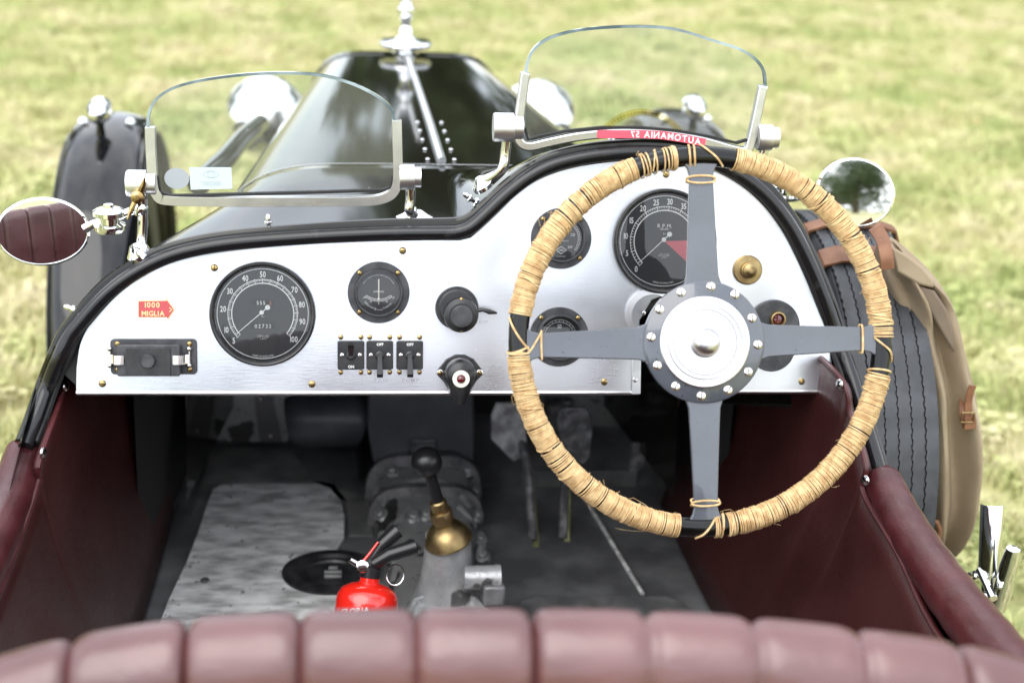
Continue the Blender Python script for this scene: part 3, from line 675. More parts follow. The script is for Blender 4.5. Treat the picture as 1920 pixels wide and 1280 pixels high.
# backing of the dashboard, leaving the column opening free
DMi = MB(DM).prism([dp2(*p, -.016) for p in [(120, 700)]+tp+[(1590, 700), (1568, 728), (1372, 728), (1372, 600), (1250, 545), (1199, 600), (1199, 728), (150, 728)]], -.022, -.014).build('dashboard_backing', BLACKM, car)

# ---- scuttle, bonnet
def arch(x, w, top, base, p=6): return base+(top-base)*max(0.0, 1-min(1, abs(x)/w)**p)**.5
sc_rows = []
n_t = 16
rear = [Vector(p) for p in TPo[8:-8]]
for k in range(n_t+1):
    t_ = k/n_t; row = []
    for p in rear:
        xf = max(-.369, min(.369, p.x*.37/.49)); zf = arch(xf, .37, .882, .5)
        if p.z < .74: zf = min(zf, p.z*.5+.35*.74+.05)
        q = Vector((xf, .34, zf)); s_ = t_*t_*(3-2*t_)
        y0 = p.y
        row.append(Vector((p.x+(q.x-p.x)*(t_*.35+s_*.65), y0+(.34-y0)*t_, p.z+(q.z-p.z)*s_)))
    sc_rows.append(row)
scut = MB(); scut.open = False; scut.grid(sc_rows)
scut = scut.build('scuttle', PAINT, car, smooth=70, label='glossy black scuttle with a raised hump before the driver')
sm_ = scut.modifiers.new('solid', 'SOLIDIFY'); sm_.thickness = .002; sm_.offset = -1
br_rows = []
for k in range(25):
    t_ = k/24; y_ = .3415+(1.31-.3415)*t_; wd = .37+(.235-.37)*t_; top = .882+(.868-.882)*t_+.004*sin(pi*t_); xo = -.02*t_
    row = []
    for i in range(49):
        a = -1+2*i/48; x_ = wd*sin(a*pi/2) if abs(a) < 1 else wd*a
        row.append((x_+xo, y_, arch(x_, wd*1.0001, top, .50)))
    row = [(-wd-.005+xo, y_, .36)]+row+[(wd+.005+xo, y_, .36)]
    br_rows.append(row)
bon = MB().grid(br_rows).build('bonnet', PAINT, car, smooth=60, label='long glossy black bonnet with a central hinge')
MB().tube([(x_, y_+.0, z_+.0015) for x_, y_, z_ in br_rows[0][1:-1]], .0007, 6).build('rear_beading', CHROMEW, bon)
MB().tube([(0, .35, .8865), (-.005, .6, .886), (-.0135, 1.0, .878), (-.02, 1.30, .870)], .0058, 10).build('hinge_rod', ALU2, bon)
rv_ = cloner(lambda M, p: MB().lathe([(.0045, 0), (.004, .0014), (.002, .0026), (0, .003)], 10).build('rivet', ALU2, p, M=M))
for k in range(5):
    y_ = .372+k*.062
    for sgn in (-1, 1): rv_(T((sgn*.019-.02*(y_-.346)/.964, y_, .8835-.016*(y_-.346)/.964+.004*sin(pi*(y_-.35)/.96))) @ sc(.75), bon)
# bonnet bulkhead/radiator shell
rad = MB()
rr_ = []
for y_, k_ in ((1.312, .99), (1.315, 1.01), (1.345, 1.01), (1.355, .97)):
    row = []
    for i in range(41):
        a = -1+2*i/40; x_ = .235*k_*sin(a*pi/2); row.append((x_-.02, y_, arch(x_, .2351*k_, .868+.2*(k_-1), .5)))
    rr_.append([(-.24*k_-.02, y_, .33)]+row+[(.24*k_-.02, y_, .33)])
rad.grid(rr_); rad.add([p for p in rr_[-1]], [tuple(range(43))])
radi = rad.build('radiator_shell', FPAINT, car, smooth=40, label='radiator shell at the nose of the bonnet')
Mc = T((-.022, 1.335, .868))
cap = MB(Mc).lathe([(.030, -.01), (.030, .0), (.020, .008), (.020, .012), (.052, .014), (.054, .020), (.050, .026), (.022, .030), (.016, .036), (.0, .038)][::-1], 36).build('radiator_cap', CHROME, radi)
cap2 = MB(Mc); cap2.lathe([(.014, .034), (.013, .05), (.010, .056), (.013, .075), (.018, .082), (.018, .090), (.012, .096), (.010, .105), (.014, .112), (.012, .124), (0, .13)][::-1], 24)
cap2.tube([(-.006, 0, .10), (-.016, 0, .145), (-.030, 0, .20)], [.006, .005, .003], 8); cap2.tube([(.006, 0, .10), (.016, 0, .145), (.030, 0, .20)], [.006, .005, .003], 8)
cap2.build('winged_mascot', CHROME, radi)

# tonneau studs on the scuttle
stud = cloner(lambda M, p: MB().lathe([(.0065, 0), (.0065, .002), (.003, .003), (.0028, .008), (.0048, .009), (.0048, .012), (.0028, .013), (.0034, .0175), (.002, .021), (0, .0215)][::-1], 14).build('fastener_stud', CHROME, p, M=M))
stud(frame(atp(503, 434, DO-DN*.02, DN), (0, .1, 1)), scut); stud(frame(atp(777, 420, DO-DN*.025, DN), (0, .1, 1)), scut)
stud(frame(atp(893, 380, DO-DN*.02, DN), (-.8, -.2, .6)), scut); stud(frame(atp(1145, 279, DO-DN*.02, DN), (0, .1, 1)), scut); stud(frame(atp(152, 585, DO-DN*.01, DN), (-1, .1, .35)), scut)

# ---- aero screens
SP0 = Vector((0, .07, .92)); SN = Vector((0, -cos(radians(4)), sin(radians(4))))
SX = Vector((1, 0, 0)); SY = SN.cross(SX); 
SM = Matrix(((1, SY.x, SN.x, 0), (0, SY.y, SN.y, .07), (0, SY.z, SN.z, .92), (0, 0, 0, 1))); SI = SM.inverted()
def sp2(px, py): p = SI @ atp(px, py, SP0, SN); return (p.x, p.y)
def aero(glass_top, frame_px, bottom_px, label, wid):
    fr2 = [sp2(*p) for p in frame_px]; sc_ = smooth_path([Vector((*p, 0)) for p in fr2], 5); fr2 = [(p.x, p.y) for p in sc_]
    fo = MB(SM).ribbon(fr2, wid, -.0065, .0065).build('aero_screen', ALU2, car, bevel=.002, label=label)
    gt = [(p.x, p.y) for p in smooth_path([Vector((*sp2(*p), 0)) for p in glass_top], 5)]
    poly = gt+[sp2(*p) for p in bottom_px]
    g = MB(SM); g.mat(0).flat(poly, .0022); g.flat(poly, -.0022)
    g.mat(1)
    n = len(poly)
    g.add([(p[0], p[1], z) for z in (-.0022, .0022) for p in poly], [(i, (i+1) % n, n+(i+1) % n, n+i) for i in range(n)])
    go_ = g.build('glass', [SCREEN, GEDGE], fo, smooth=0)
    MB(SM).ribbon([(p[0], p[1]) for p in gt], .0032, -.0030, .0030).build('polished_edge', GEDGE, fo)
    MB(SM).ribbon([(q[0], q[1]) for q in [sp2(*p) for p in bottom_px[::-1]]], .0028, -.0045, .0045).build('rubber_channel', RUBD, fo)
    return fo
fl_ = aero([(278, 238), (279, 215), (290, 190), (315, 170), (350, 157), (400, 147), (470, 139), (540, 137), (600, 141), (655, 155), (700, 176), (728, 197), (738, 218), (739, 232)],
           [(282, 238), (284, 290), (288, 345), (294, 363), (312, 374), (400, 377), (550, 377), (680, 376), (722, 370), (741, 354), (746, 325), (745, 270), (744, 225)],
           [(737, 330), (733, 350), (720, 356), (600, 360), (450, 364), (320, 367), (300, 360), (295, 330)], 'left aero screen with pale stickers in its lower corner', .0112)
fr_ = aero([(986, 140), (988, 120), (997, 98), (1015, 80), (1045, 66), (1090, 56), (1150, 51), (1210, 50), (1270, 56), (1330, 74), (1385, 92), (1415, 110), (1430, 130), (1434, 150), (1434, 165)],
           [(985, 135), (979, 180), (972, 235), (972, 262), (990, 274), (1030, 266), (1080, 256), (1140, 250), (1200, 250), (1260, 255), (1320, 265), (1370, 279), (1398, 282), (1408, 262), (1420, 210), (1430, 160)],
           [(1400, 262), (1380, 268), (1330, 256), (1270, 245), (1200, 239), (1130, 239), (1060, 246), (1010, 256), (990, 262), (984, 240)], 'taller right aero screen with curved base before the driver', .0112)
# stickers, seen from behind through the glass
st = MB(SM); a, b = sp2(354, 316), sp2(434, 353)
q = [sp2(355, 313), sp2(434, 313), sp2(436, 353), sp2(358, 355)]
s1 = MB(SM).prism(q, .0024, .0027).build('tax_sticker', STICK, fl_)
c = sp2(332, 334); s2 = MB(SM).disc(dlen(332, 334, 23)*1.02, .0026, 36, T((c[0], c[1], 0)), 1, .88).build('round_sticker', STICK2, fl_)
MIR = Matrix.Diagonal((-1, 1, 1, 1))
cc = sp2(396, 343); t3 = MB(SM @ T((cc[0], cc[1], 0)) @ MIR); t3.open = True; t3.text('0002007', .0085, 0, 0, .0030, xs=.8); cc = sp2(396, 326)
t3.M = SM @ T((cc[0], cc[1], 0)); t3.ribbon([(.009*cos(a), .004*sin(a)) for a in [2*pi*i/20 for i in range(21)]], .0008, .0029, .0030); t3.ribbon([(.004*cos(a), .004*sin(a)) for a in [2*pi*i/20 for i in range(21)]], .0008, .0029, .0030)
t3.build('sticker_print', STICKT, fl_, smooth=0)
# banner along the base of the right screen (reads mirrored from the seat)
bt = [(1118, 250), (1160, 250), (1200, 250), (1240, 252), (1280, 258), (1320, 266)]
bpts = [sp2(*p) for p in bt]
MB(SM).ribbon(bpts, .0098, .0068, .0071).build('windscreen_banner', BANR, fr_)
tt = MB(); tt.open = True
word = 'AUTOMANIA 57'
total = sum((bpts[i+1][0]-bpts[i][0]) for i in range(5)); x_s = bpts[-1][0]-.006; 
cur = x_s
for ch in word:
    if ch == ' ': cur -= .004; continue
    vs, fs, x0, x1 = glyph(ch, .02); sz = .0108; wd = (x1-x0)*sz*.95
    yy = None
    for (xa, ya), (xb, yb) in zip(bpts, bpts[1:]):
        if xa <= cur-wd/2 <= xb: yy = ya+(yb-ya)*(cur-wd/2-xa)/(xb-xa)
    if yy is None: yy = bpts[0][1]
    tt.add([(cur-(p[0]-x0)*sz*.95, yy+(p[1]-.35)*sz, .0074) for p in vs], fs, SM); cur -= wd+.0016
tt.build('banner_lettering', BANW, fr_, smooth=0)
# faint reflection of a round rally plate, painted onto the glass
dc = MB(SM); dc.open = True; c = sp2(1200, 300); Rr = dlen(1200, 300, 100)
REFLARC = glass_mat('faint_painted_reflection', (.93, .84, .55)); 
dc.M = SM @ T((c[0], c[1], 0)); dc.lathe([(Rr*.82, .0024), (Rr*.95, .0024)], 40, None, radians(38), radians(142))
for i in range(24):
    a = radians(40+i*4.3); dc.lathe([(0, .0028), (Rr*.025, .0028)], 6, T((Rr*.885*cos(a), Rr*.885*sin(a), 0)))
dc.build('painted_reflection', REFLARC, fr_, smooth=0)

def pivot(fo, px, py, rpx, half, arm, foot_n, wing=None):
    c = SM @ Vector((*sp2(px, py), .004)); r = rpx*1.8/2667
    po = MB(T(c) @ RY(pi/2)).lathe([(0, -half), (r*.94, -half), (r, -half+.002), (r, half*.35), (r*.8, half*.4), (r*.8, half), (0, half)], 28).build('pivot_block', ALUW, fo)
    pts = smooth_path([c]+arm, 6); n = len(pts)
    MB().tube(pts, [.0062+.0035*max(0, (i/(n-1)-.75)/.25) for i in range(n)], 12).build('support_arm', CHROME, fo)
    MB(frame(arm[-1], foot_n)).lathe([(.018, -.004), (.018, .001), (.013, .004), (.006, .010), (0, .011)], 24, None, sx=1.3, sy=.8).build('foot', CHROME, fo)
    return c
pivot(fl_, 266, 343, 24, .017, [atp(268, 400, SP0, SN), atp(266, 450, SP0-SN*.0, SN), atp(258, 473, DO-DN*.01, DN)], (-.5, -.1, .8))
c = pivot(fl_, 769, 331, 23, .013, [atp(770, 372, SP0, SN), atp(768, 395, SP0, SN), atp(778, 408, DO-DN*.03, DN)], (0, 0, 1))
pivot(fr_, 952, 238, 26, .018, [atp(948, 285, SP0, SN), atp(940, 320, SP0, SN), atp(905, 345, DO-DN*.03, DN)], (-.5, 0, .8))
pivot(fr_, 1437, 257, 24, .013, [atp(1425, 320, SP0, SN), atp(1420, 370, SP0, SN), atp(1430, 385, DO-DN*.03, DN)], (.6, 0, .7))
# brass wing nut
wnm = atp(258, 369, SP0+SN*.02, SN)
wn_ = MB(frame(wnm, -SN*-1)); wn_.lathe([(.0075, -.006), (.0075, .004), (.004, .006), (.003, .0062), (0, .0062)], 16)
wn_.tube([(.003, .005, 0), (.008, .016, .004), (.010, .024, .006)], [.0035, .003, .001], 8); wn_.tube([(-.003, -.005, 0), (-.008, -.016, .004), (-.012, -.026, .006)], [.0035, .003, .001], 8); wn_.build('wing_nut', BRASS, fl_)

# ---- mirrors
RC = 1.25
def mirror(center, target, a, b, rot, arm_pts, label):
    v1 = (CAMP-center).normalized(); v2 = (target-center).normalized(); n = (v1+v2).normalized()
    M = frame(center, n) @ RZ(rot)
    m = MB(M).lathe([(.0, -.030), (.45, -.027), (.8, -.018), (.97, -.006), (1.0, 0), (1.035, .002), (1.02, .0045), (.96, .0045), (.945, .001)][0:0] or [(0.0001, -.026), (a*.5, -.024), (a*.85, -.014), (a*.99, -.003), (a*1.03, .001), (a*1.02, .004), (a*.965, .005), (a*.95, .0015)], 48, None, sy=b/a).build('door_mirror', CHROME, car, smooth=60, label=label)
    g = MB(M); g.lathe([(a*.965*k/16, .0040-(a*.965*k/16)**2/(2*RC)) for k in range(16, 0, -1)]+[(0, .0040)], 64, None, sy=b/a); g.build('mirror_glass', MIRR, m, smooth=80)
    return m, M
mc = atd(80, 434, 1.69)
m, M = mirror(mc, Vector((-.20, -.70, .72)), .0530, .0405, radians(-3), None, 'oval chrome mirror at the left reflecting the wine seat')
cl = atd(205, 412, 1.70); en = SM @ Vector((*sp2(262, 390), 0))
MB().tube([mc+Vector((.046, .012, 0)), (mc+cl)/2+Vector((.02, .01, .001)), cl], [.006, .0045, .006], 12).build('mirror_arm', CHROME, m)
k = MB(T(cl)); k.lathe([(.017, -.014), (.019, -.011), (.019, -.006), (.012, -.003), (.012, .003), (.019, .006), (.019, .011), (.014, .014), (.0, .015)], 28); k.lathe([(.006, .014), (.006, .019), (0, .020)], 6); k.build('clamp', CHROME, m)
MB().tube([cl, (cl*.4+en*.6), en], [.006, .0055, .006], 12).build('mirror_arm', CHROME, m); MB().ball(.0105, T(en)).build('ball_joint', CHROME, m)
RC = 2.6
mc = atd(1603, 361, 1.86)
m, M = mirror(mc, Vector((9.0, -52, 2.2)), .0515, .0435, radians(-18), None, 'oval chrome mirror at the right reflecting a tree')
cl = atd(1470, 345, 1.86); en = SM @ Vector((*sp2(1428, 330), 0))
MB().tube([mc+Vector((-.02, .028, 0)), atd(1530, 362, 1.88), cl], [.007, .0055, .006], 12).build('mirror_arm', CHROME, m)
k = MB(T(cl)); k.lathe([(0, -.013), (.017, -.012), (.018, -.008), (.010, -.003), (.010, .003), (.018, .007), (.016, .011), (.0, .013)], 28); k.build('clamp', CHROME, m); MB().tube([cl, en], .005, 10).build('mirror_arm', CHROME, m)

# ---- front wings, lamps, wheels
def wing(sgn):
    cx = aty(1303, 215, 1.08).x if sgn > 0 else aty(185, 215, 1.08).x; ax, az = 1.2, (.310 if sgn > 0 else .282); before = set(o.name for o in COL.objects); Rw = .475; hw = .079
    rows = []
    for i in range(41):
        a = radians(-30+i*(245/40)); fl = 0 if a < radians(190) else (a-radians(190))*.35
        y_ = ax+(Rw+fl*.5)*cos(a); z_ = az+(Rw)*sin(a)
        row = []
        for k in range(13):
            u = -1+2*k/12; cr_ = .022*(u*u)+(.018 if abs(u) > .95 else 0); row.append((cx+hw*u, ax+(Rw-cr_+fl*.5)*cos(a), az+(Rw-cr_)*sin(a)))
        rows.append(row)
    st = T((cx, ax, 0)) @ RZ(radians(2.5)) @ T((-cx, -ax, 0)); rows = [[st @ Vector(p) for p in r_] for r_ in rows]; z_lo = 0
    w = MB().grid(rows).build('front_wing', FPAINT, car, smooth=60, label=('left' if sgn < 0 else 'right')+' front cycle wing in gloss black')
    s = w.modifiers.new('solid', 'SOLIDIFY'); s.thickness = .003
    for q in (0, 12): MB().tube([r[q] for r in rows], .0035, 8).build('wing_bead', FPAINT, w)
    lp = Vector((cx, 1.09, az+Rw+.033))
    L = MB(T(lp) @ RX(-pi/2)); L.lathe([(0, -.055), (.010, -.050), (.019, -.032), (.0235, -.010), (.0245, .012), (.023, .02), (.0, .026)], 28); L.build('side_lamp', CHROME, w)
    MB(T(lp)).lathe([(.009, -.048), (.007, -.03), (.009, -.018)], 16).build('lamp_stem', FPAINT, w)
    bt_ = cloner(lambda M_, p_: MB().lathe([(.010, 0), (.009, .004), (.005, .008), (0, .009)], 14).build('dome_bolt', CHROME, p_, M=M_))
    for dx in (-.045, .045): bt_(T((cx+dx, 1.16, az+Rw-.004)), w)
    bt_(frame(Vector((cx+sgn*.05, ax-.475*cos(radians(8)), az+.07)), (0, -1, .1)), w)
    # wheel
    Mw = st @ T((cx, ax, .34)) @ RY(pi/2)
    ty = MB(Mw).lathe([(.235, -.04), (.27, -.052), (.31, -.052), (.332, -.042), (.338, 0), (.332, .042), (.31, .052), (.27, .052), (.235, .04)], 56).build('front_wheel', RUBBER, car, smooth=50, label=('left' if sgn < 0 else 'right')+' front wire wheel and tyre')
    MB(Mw).lathe([(.235, -.04), (.24, -.045), (.225, -.02), (.225, .02), (.24, .045), (.235, .04)], 48).build('rim', FPAINT, ty)
    sp = MB(Mw)
    for i in range(32):
        a = 2*pi*i/32; b_ = a+(.5 if i % 2 else -.5); z_ = .045 if i % 4 < 2 else -.03
        sp.tube([(.03*cos(b_), .03*sin(b_), z_), (.228*cos(a), .228*sin(a), 0)], .0018, 5)
    sp.lathe([(.0, .07), (.022, .068), (.03, .05), (.034, -.04), (0, -.05)], 20); sp.build('wire_spokes', CHROMEW, ty)
    return cx
for s_ in (-1, 1): wing(s_)
def headlamp(px, py, label):
    c = aty(px, py, 1.5)
    M = T(c) @ RX(-pi/2)
    h = MB(M).lathe([(0.0001, -.115), (.030, -.108), (.058, -.085), (.078, -.050), (.088, -.01), (.0915, .01), (.0915, .022), (.088, .030)], 40).build('headlamp', CHROME, car, smooth=60, label=label)
    MB(M).lathe([(.088, .028), (.06, .038), (0, .043)], 36).build('lens', GEDGE, h)
    MB().tube([c+Vector((0, -.02, -.06)), (c.x*.9, c.y-.03, c.z-.2), (c.x*.7, 1.42, .45)], .014, 10).build('lamp_bracket', FPAINT, h)
headlamp(498, 222, 'left chrome headlamp beside the bonnet'); headlamp(1008, 228, 'right chrome headlamp beside the bonnet')
MB().tube([Vector((-.52, 1.25, .45)), Vector((0, 1.27, .40)), Vector((.52, 1.25, .45))], .022, 12).build('front_axle', FPAINT, car)
sx_ = [aty(487, 232, 1.22), aty(452, 262, 1.0), aty(420, 300, .8), aty(372, 345, .62)]
MB().tube(smooth_path(sx_, 5), .019, 14).build('wing_stay', FPAINT, car)

# body sides
def body_side(s):
    rows = []
    fw = ((.335, ((.368, .62), (.42, .57), (.462, .47), (.458, .34), (.44, .25))), (.75, ((.315, .56), (.36, .52), (.43, .42), (.43, .34), (.42, .25))), (1.3, ((.235, .50), (.25, .46), (.27, .38), (.26, .33), (.25, .28))))
    for y_, xt, zt, xm in ((-1.0, .50, .60, .515), (-.5, .505, .60, .515), (-.15, .505, .625, .515), (.0, .505, .68, .512), (.05, .50, .70, .505)):
        rows.append([(s*xt, y_, zt), (s*(xt+xm)/2+s*.008, y_, zt-.03), (s*xm, y_, zt*.75), (s*(xm-.02), y_, .34), (s*(xm-.08), y_, .25)])
    for y_, q in fw: rows.append([(s*a, y_, b) for a, b in q])
    return MB().grid(rows).build('body_side', PAINT, car, smooth=60)
for s_ in (-1, 1): body_side(s_)
MB().add([(-.505, -1.0, .62), (.505, -1.0, .62), (.46, -1.75, .50), (-.46, -1.75, .50), (-.46, -1.8, .3), (.46, -1.8, .3)], [(0, 1, 2, 3), (3, 2, 5, 4)]).build('tail', PAINT, car)

# ---- leather rolls along the doors
def roll_bm(px, x, r):
    pts = smooth_path([atx(*p, x) for p in px], 6); n = len(pts)
    rr = []
    for i in range(n):
        t_ = i/(n-1); rr.append((r[0]+(r[1]-r[0])*min(1, t_*1.4))*(min(1, .78+t_*5))*(1+.02*sin(i*1.7)))
    mb = MB(); mb.tube(pts, rr, 22); return mb, pts
mb, RP = roll_bm([(1652, 893), (1668, 930), (1697, 985), (1738, 1050), (1790, 1122), (1850, 1198), (1920, 1285), (2060, 1440)], .505, (.0225, .0285))
mb.build('padded_roll', WINEL, car, smooth=80, label='right padded wine leather roll along the cockpit side')
MB().tube([RP[0]-(RP[1]-RP[0]).normalized()*.004, RP[0], RP[1]*.3+RP[0]*.7, RP[1]], [.0165, .0185, .0195, .017], 20).build('padded_roll_collar', WINEL, car)
mb, LP = roll_bm([(48, 842), (38, 880), (15, 945), (-25, 1030), (-80, 1140), (-150, 1280)], -.512, (.0225, .0285))
mb.build('padded_roll', WINEL, car, smooth=80, label='left padded wine leather roll along the cockpit side')

# ---- door cards
def card(top, bot, label, s, screws):
    tt_ = smooth_path(top, 6); bb = smooth_path(bot, 6); rows = []
    m_ = min(len(tt_), len(bb)); 
    for i in range(m_):
        a, b = tt_[i], bb[i]; rows.append([a.lerp(b, k/10)+Vector((s*.012*sin(pi*k/10), 0, 0)) for k in range(11)])
    c_ = MB().grid(rows).build('door_card', WINE, car, smooth=60, label=label)
    so_ = c_.modifiers.new('solid', 'SOLIDIFY'); so_.thickness = .006; so_.offset = 0
    MB().tube([p+Vector((-s*.003, 0, .0)) for p in tt_], .0036, 8).build('leather_piping', WINEL, c_)
    MB().tube([r for r in rows[0]], .0036, 8).build('leather_piping', WINEL, c_)
    for p in screws: steel_screw(frame(p, (-s, -.35, .15)) @ RZ(1.2) @ sc(.0062), c_)
Lt = [aty(307, 560, .45), Vector((-.455, .25, .69)), atx(127, 707, -.478), atx(95, 790, -.483), atx(68, 868, -.487), atx(66, 905, -.489), atx(40, 985, -.49), atx(0, 1092, -.49), Vector((-.49, -.5, .58)), Vector((-.49, -.8, .57))]
Lb = [atz(323, 962, .283), Vector((-.414, .25, .283)), Vector((-.418, .10, .283)), Vector((-.42, .03, .283)), Vector((-.42, -.03, .283)), Vector((-.42, -.06, .283)), Vector((-.42, -.12, .283)), Vector((-.42, -.25, .283)), Vector((-.42, -.5, .283)), Vector((-.42, -.8, .283))]
card(Lt, Lb, 'left wine leather door card', -1, [atx(124, 724, -.474), atx(81, 848, -.480)])
Rt = [Vector((.455, .45, .665)), Vector((.468, .20, .70)), atx(1576, 704, .470), atx(1600, 780, .478), atx(1628, 872, .482), atx(1624, 925, .482), atx(1690, 1040, .485), atx(1757, 1178, .485), Vector((.485, -.6, .58)), Vector((.485, -.8, .57))]
Rb = [Vector((.385, .455, .283)), Vector((.39, .20, .283)), Vector((.40, .05, .283)), Vector((.405, .0, .283)), Vector((.405, -.05, .283)), Vector((.41, -.1, .283)), Vector((.41, -.2, .283)), Vector((.41, -.4, .283)), Vector((.41, -.6, .283)), Vector((.41, -.8, .283))]
card(Rt, Rb, 'right wine leather door card', 1, [atx(1574, 720, .462), atx(1623, 900, .475)])

# ---- footwell shell
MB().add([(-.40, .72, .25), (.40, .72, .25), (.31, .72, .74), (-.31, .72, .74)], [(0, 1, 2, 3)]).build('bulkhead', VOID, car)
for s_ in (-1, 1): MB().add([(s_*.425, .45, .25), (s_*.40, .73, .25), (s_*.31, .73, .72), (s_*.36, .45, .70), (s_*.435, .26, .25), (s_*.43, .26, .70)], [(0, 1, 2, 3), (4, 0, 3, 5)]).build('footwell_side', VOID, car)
FZ = .28
def fz(px, py, z=FZ): p = atz(px, py, z); return (p.x, p.y)
# floor boards
floor_l = [(-.45, -1.0), (-.02, -1.0), (-.02, .72), fz(405, 833)[0:2], (-.42, .72), (-.44, .2)]
MB().prism([(-.46, -1.0), (0, -1.0), (0, .73), (-.43, .73)], FZ-.012, FZ-.006).build('floor_board', FLOORD, car, label='left dark floor board')
# right board with two pedal slots cut into its front edge
s1a, s1b, s1c, s1d = fz(986, 900), fz(1008, 1018), fz(1020, 1018), fz(1004, 900)
yfr = fz(1100, 905)[1]
rb = [(0, -1.0), (.45, -1.0), (.43, yfr), (fz(1070, 905)[0], yfr), fz(1069, 1008), fz(1058, 1008), (fz(1056, 905)[0], yfr), (fz(1002, 905)[0], yfr), fz(1012, 1018), fz(1000, 1018), (fz(990, 905)[0], yfr), (0, yfr)]
MB().prism(rb, FZ-.012, FZ-.006).build('floor_board', FLOORD, car, label='right dark floor board with two pedal slots', bevel=.0008)
ly = fz(1100, 903)[1]
MB().box(.20, .004, .03, T((.26, ly+.006, FZ+.004))).build('toe_ledge', FLOORD, car, bevel=.001)
MB().add([(.0, ly+.004, FZ-.014), (.43, ly+.004, FZ-.014), (.40, .72, FZ+.05), (.0, .72, FZ+.05)], [(0, 1, 2, 3)]).build('toe_board', FLOORD, car)
q0, q1 = atz(1092, 925, FZ), atz(1205, 1112, FZ)
MB().tube([q0+Vector((0, 0, -.001)), q1+Vector((0, 0, -.001))], .0035, 6).build('floor_seam', FLOORA, car)
mat_px = [(288, 1200), (315, 1125), (350, 1052), (372, 995), (388, 945), (398, 918), (415, 908), (500, 906), (595, 906), (620, 915), (640, 940), (646, 965), (645, 1008), (632, 1028), (585, 1036), (560, 1052), (550, 1078), (560, 1098), (600, 1110), (650, 1112), (700, 1120), (720, 1200)]
ml = MB().prism([fz(*p) for p in mat_px], FZ-.0055, FZ+.0005).build('foot_plate', FLOORA, car, bevel=.001, label='bright worn aluminium plate on the left floor')
MB(T((*fz(384, 1088), FZ+.0008))).lathe([(.007, 0), (.004, .001), (0, .0012)], 10, None, sy=1.3).build('plug', CASTD, ml)
mr_px = [(975, 1230), (968, 1145), (978, 1127), (1005, 1119), (1100, 1117), (1250, 1119), (1275, 1127), (1295, 1150), (1330, 1230)]
MB().prism([fz(*p) for p in mr_px], FZ-.0055, FZ+.0015).build('foot_plate', mat('floor_grey', (.20, .205, .21), .45, .6, (.34, .34, .35), 22, bump=.3, bscale=60, rvar=.1), car, bevel=.001, label='grey aluminium plate on the right floor')
# dark upper floor plate edges
MB().prism([fz(*p) for p in ((398, 836), (542, 836), (590, 900), (690, 930), (698, 1000), (655, 1000), (650, 935), (625, 905), (600, 900), (420, 900), (385, 925), (360, 960))], FZ-.0055, FZ-.002).build('toe_plate', mat('floor_mid', (.13, .135, .13), .45, .2, (.26, .26, .25), 14, bump=.3, bscale=60), car)
# oval floor fitting (filler recess)
oc = Vector((*fz(622, 1074), FZ)); ov = T(oc)
of = MB(ov).lathe([(.064, -.004), (.064, .004), (.058, .007), (.046, .007), (.042, .003), (.036, .002), (.034, -.001), (.030, -.002), (0, -.002)], 48, None, sx=1.15, sy=1.0).build('floor_filler', mat('filler_black', (.02, .02, .022), .35, .2, (.05, .05, .055), 40), car, label='round black filler recess in the left floor')
for k, (y_, w_) in enumerate(((.012, .014), (.0, .026), (-.012, .026))): MB(ov @ T((.002, y_, .002))).box(w_, .006, .005).build('cap_bar', CAST, of, bevel=.001)
# aluminium kick plates under the dash
kl = MB().add([tuple(aty(*p, .69)) for p in ((403, 735), (545, 735), (540, 828), (405, 828))], [(0, 1, 2, 3)]).build('kick_plate', CAST, car, label='left grey kick plate')
ks = MB().add([tuple(aty(*p, .682)) for p in ((475, 735), (505, 735), (528, 828), (487, 828))], [(0, 1, 2, 3)]).build('riveted_strip', mat('strip_grey', (.15, .15, .155), .4, .8), car)
for p in ((487, 748), (507, 817)): MB(frame(aty(*p, .681), (0, -1, 0))).lathe([(.004, 0), (.003, .002), (0, .003)], 10).build('rivet', CHROMEW, ks)
kr = MB().add([tuple(aty(*p, .69)) for p in ((985, 735), (1165, 735), (1158, 833), (985, 833))], [(0, 1, 2, 3)]).build('kick_plate', CAST, car, label='right grey kick plate behind the pedals')
for p in ((1024, 748), (1117, 752), (1160, 790)): MB(frame(aty(*p, .689), (0, -1, 0))).lathe([(.006, 0), (.006, .002), (.003, .004), (0, .004)], 10).build('rivet', CASTD, kr)
bb_ = MB(); bb_.ball(.018, T(aty(1045, 765, .66)), sx=1.6); bb_.ball(.010, T(aty(1065, 755, .65)), sx=1.2); bb_.tube([aty(1020, 790, .65), aty(1050, 765, .65), aty(1068, 748, .65)], .006); bb_.build('linkage', CASTD, car)
# dark tank and tunnel
tk = MB(); pts = [aty(540, 788, .60), aty(560, 785, .60), aty(668, 785, .60), aty(684, 788, .60)]
tk.tube(pts, [.038, .048, .048, .040], 28); tk.build('battery_drum', mat('drum_grey', (.06, .063, .07), .4, .2, (.09, .093, .10), 20), car, smooth=50, label='dark drum beside the tunnel')
tun = [[Vector((x_, y_, z_)) for x_, z_ in ((-.135*k, .25), (-.13*k, zt-.06), (-.10*k, zt-.012), (-.03*k, zt), (.03*k, zt), (.10*k, zt-.012), (.13*k, zt-.06), (.135*k, .25))] for y_, zt, k in ((.72, .46, .75), (.56, .42, .7))]
cx_ = atz(790, 880, .4).x
mt = MB(T((cx_, 0, 0))); mt.grid([smooth_path(r, 4) for r in tun]); mt.build('tunnel_cover', mat('tunnel_grey', (.028, .029, .032), .42, .2, (.05, .05, .055), 14, bump=.3, bscale=80), car, smooth=60, label='dark grey tunnel cover under the dash')
pl = [aty(x_, y_, .545) for x_, y_ in ((690, 738), (888, 738), (891, 800), (888, 878), (702, 880), (688, 800))]
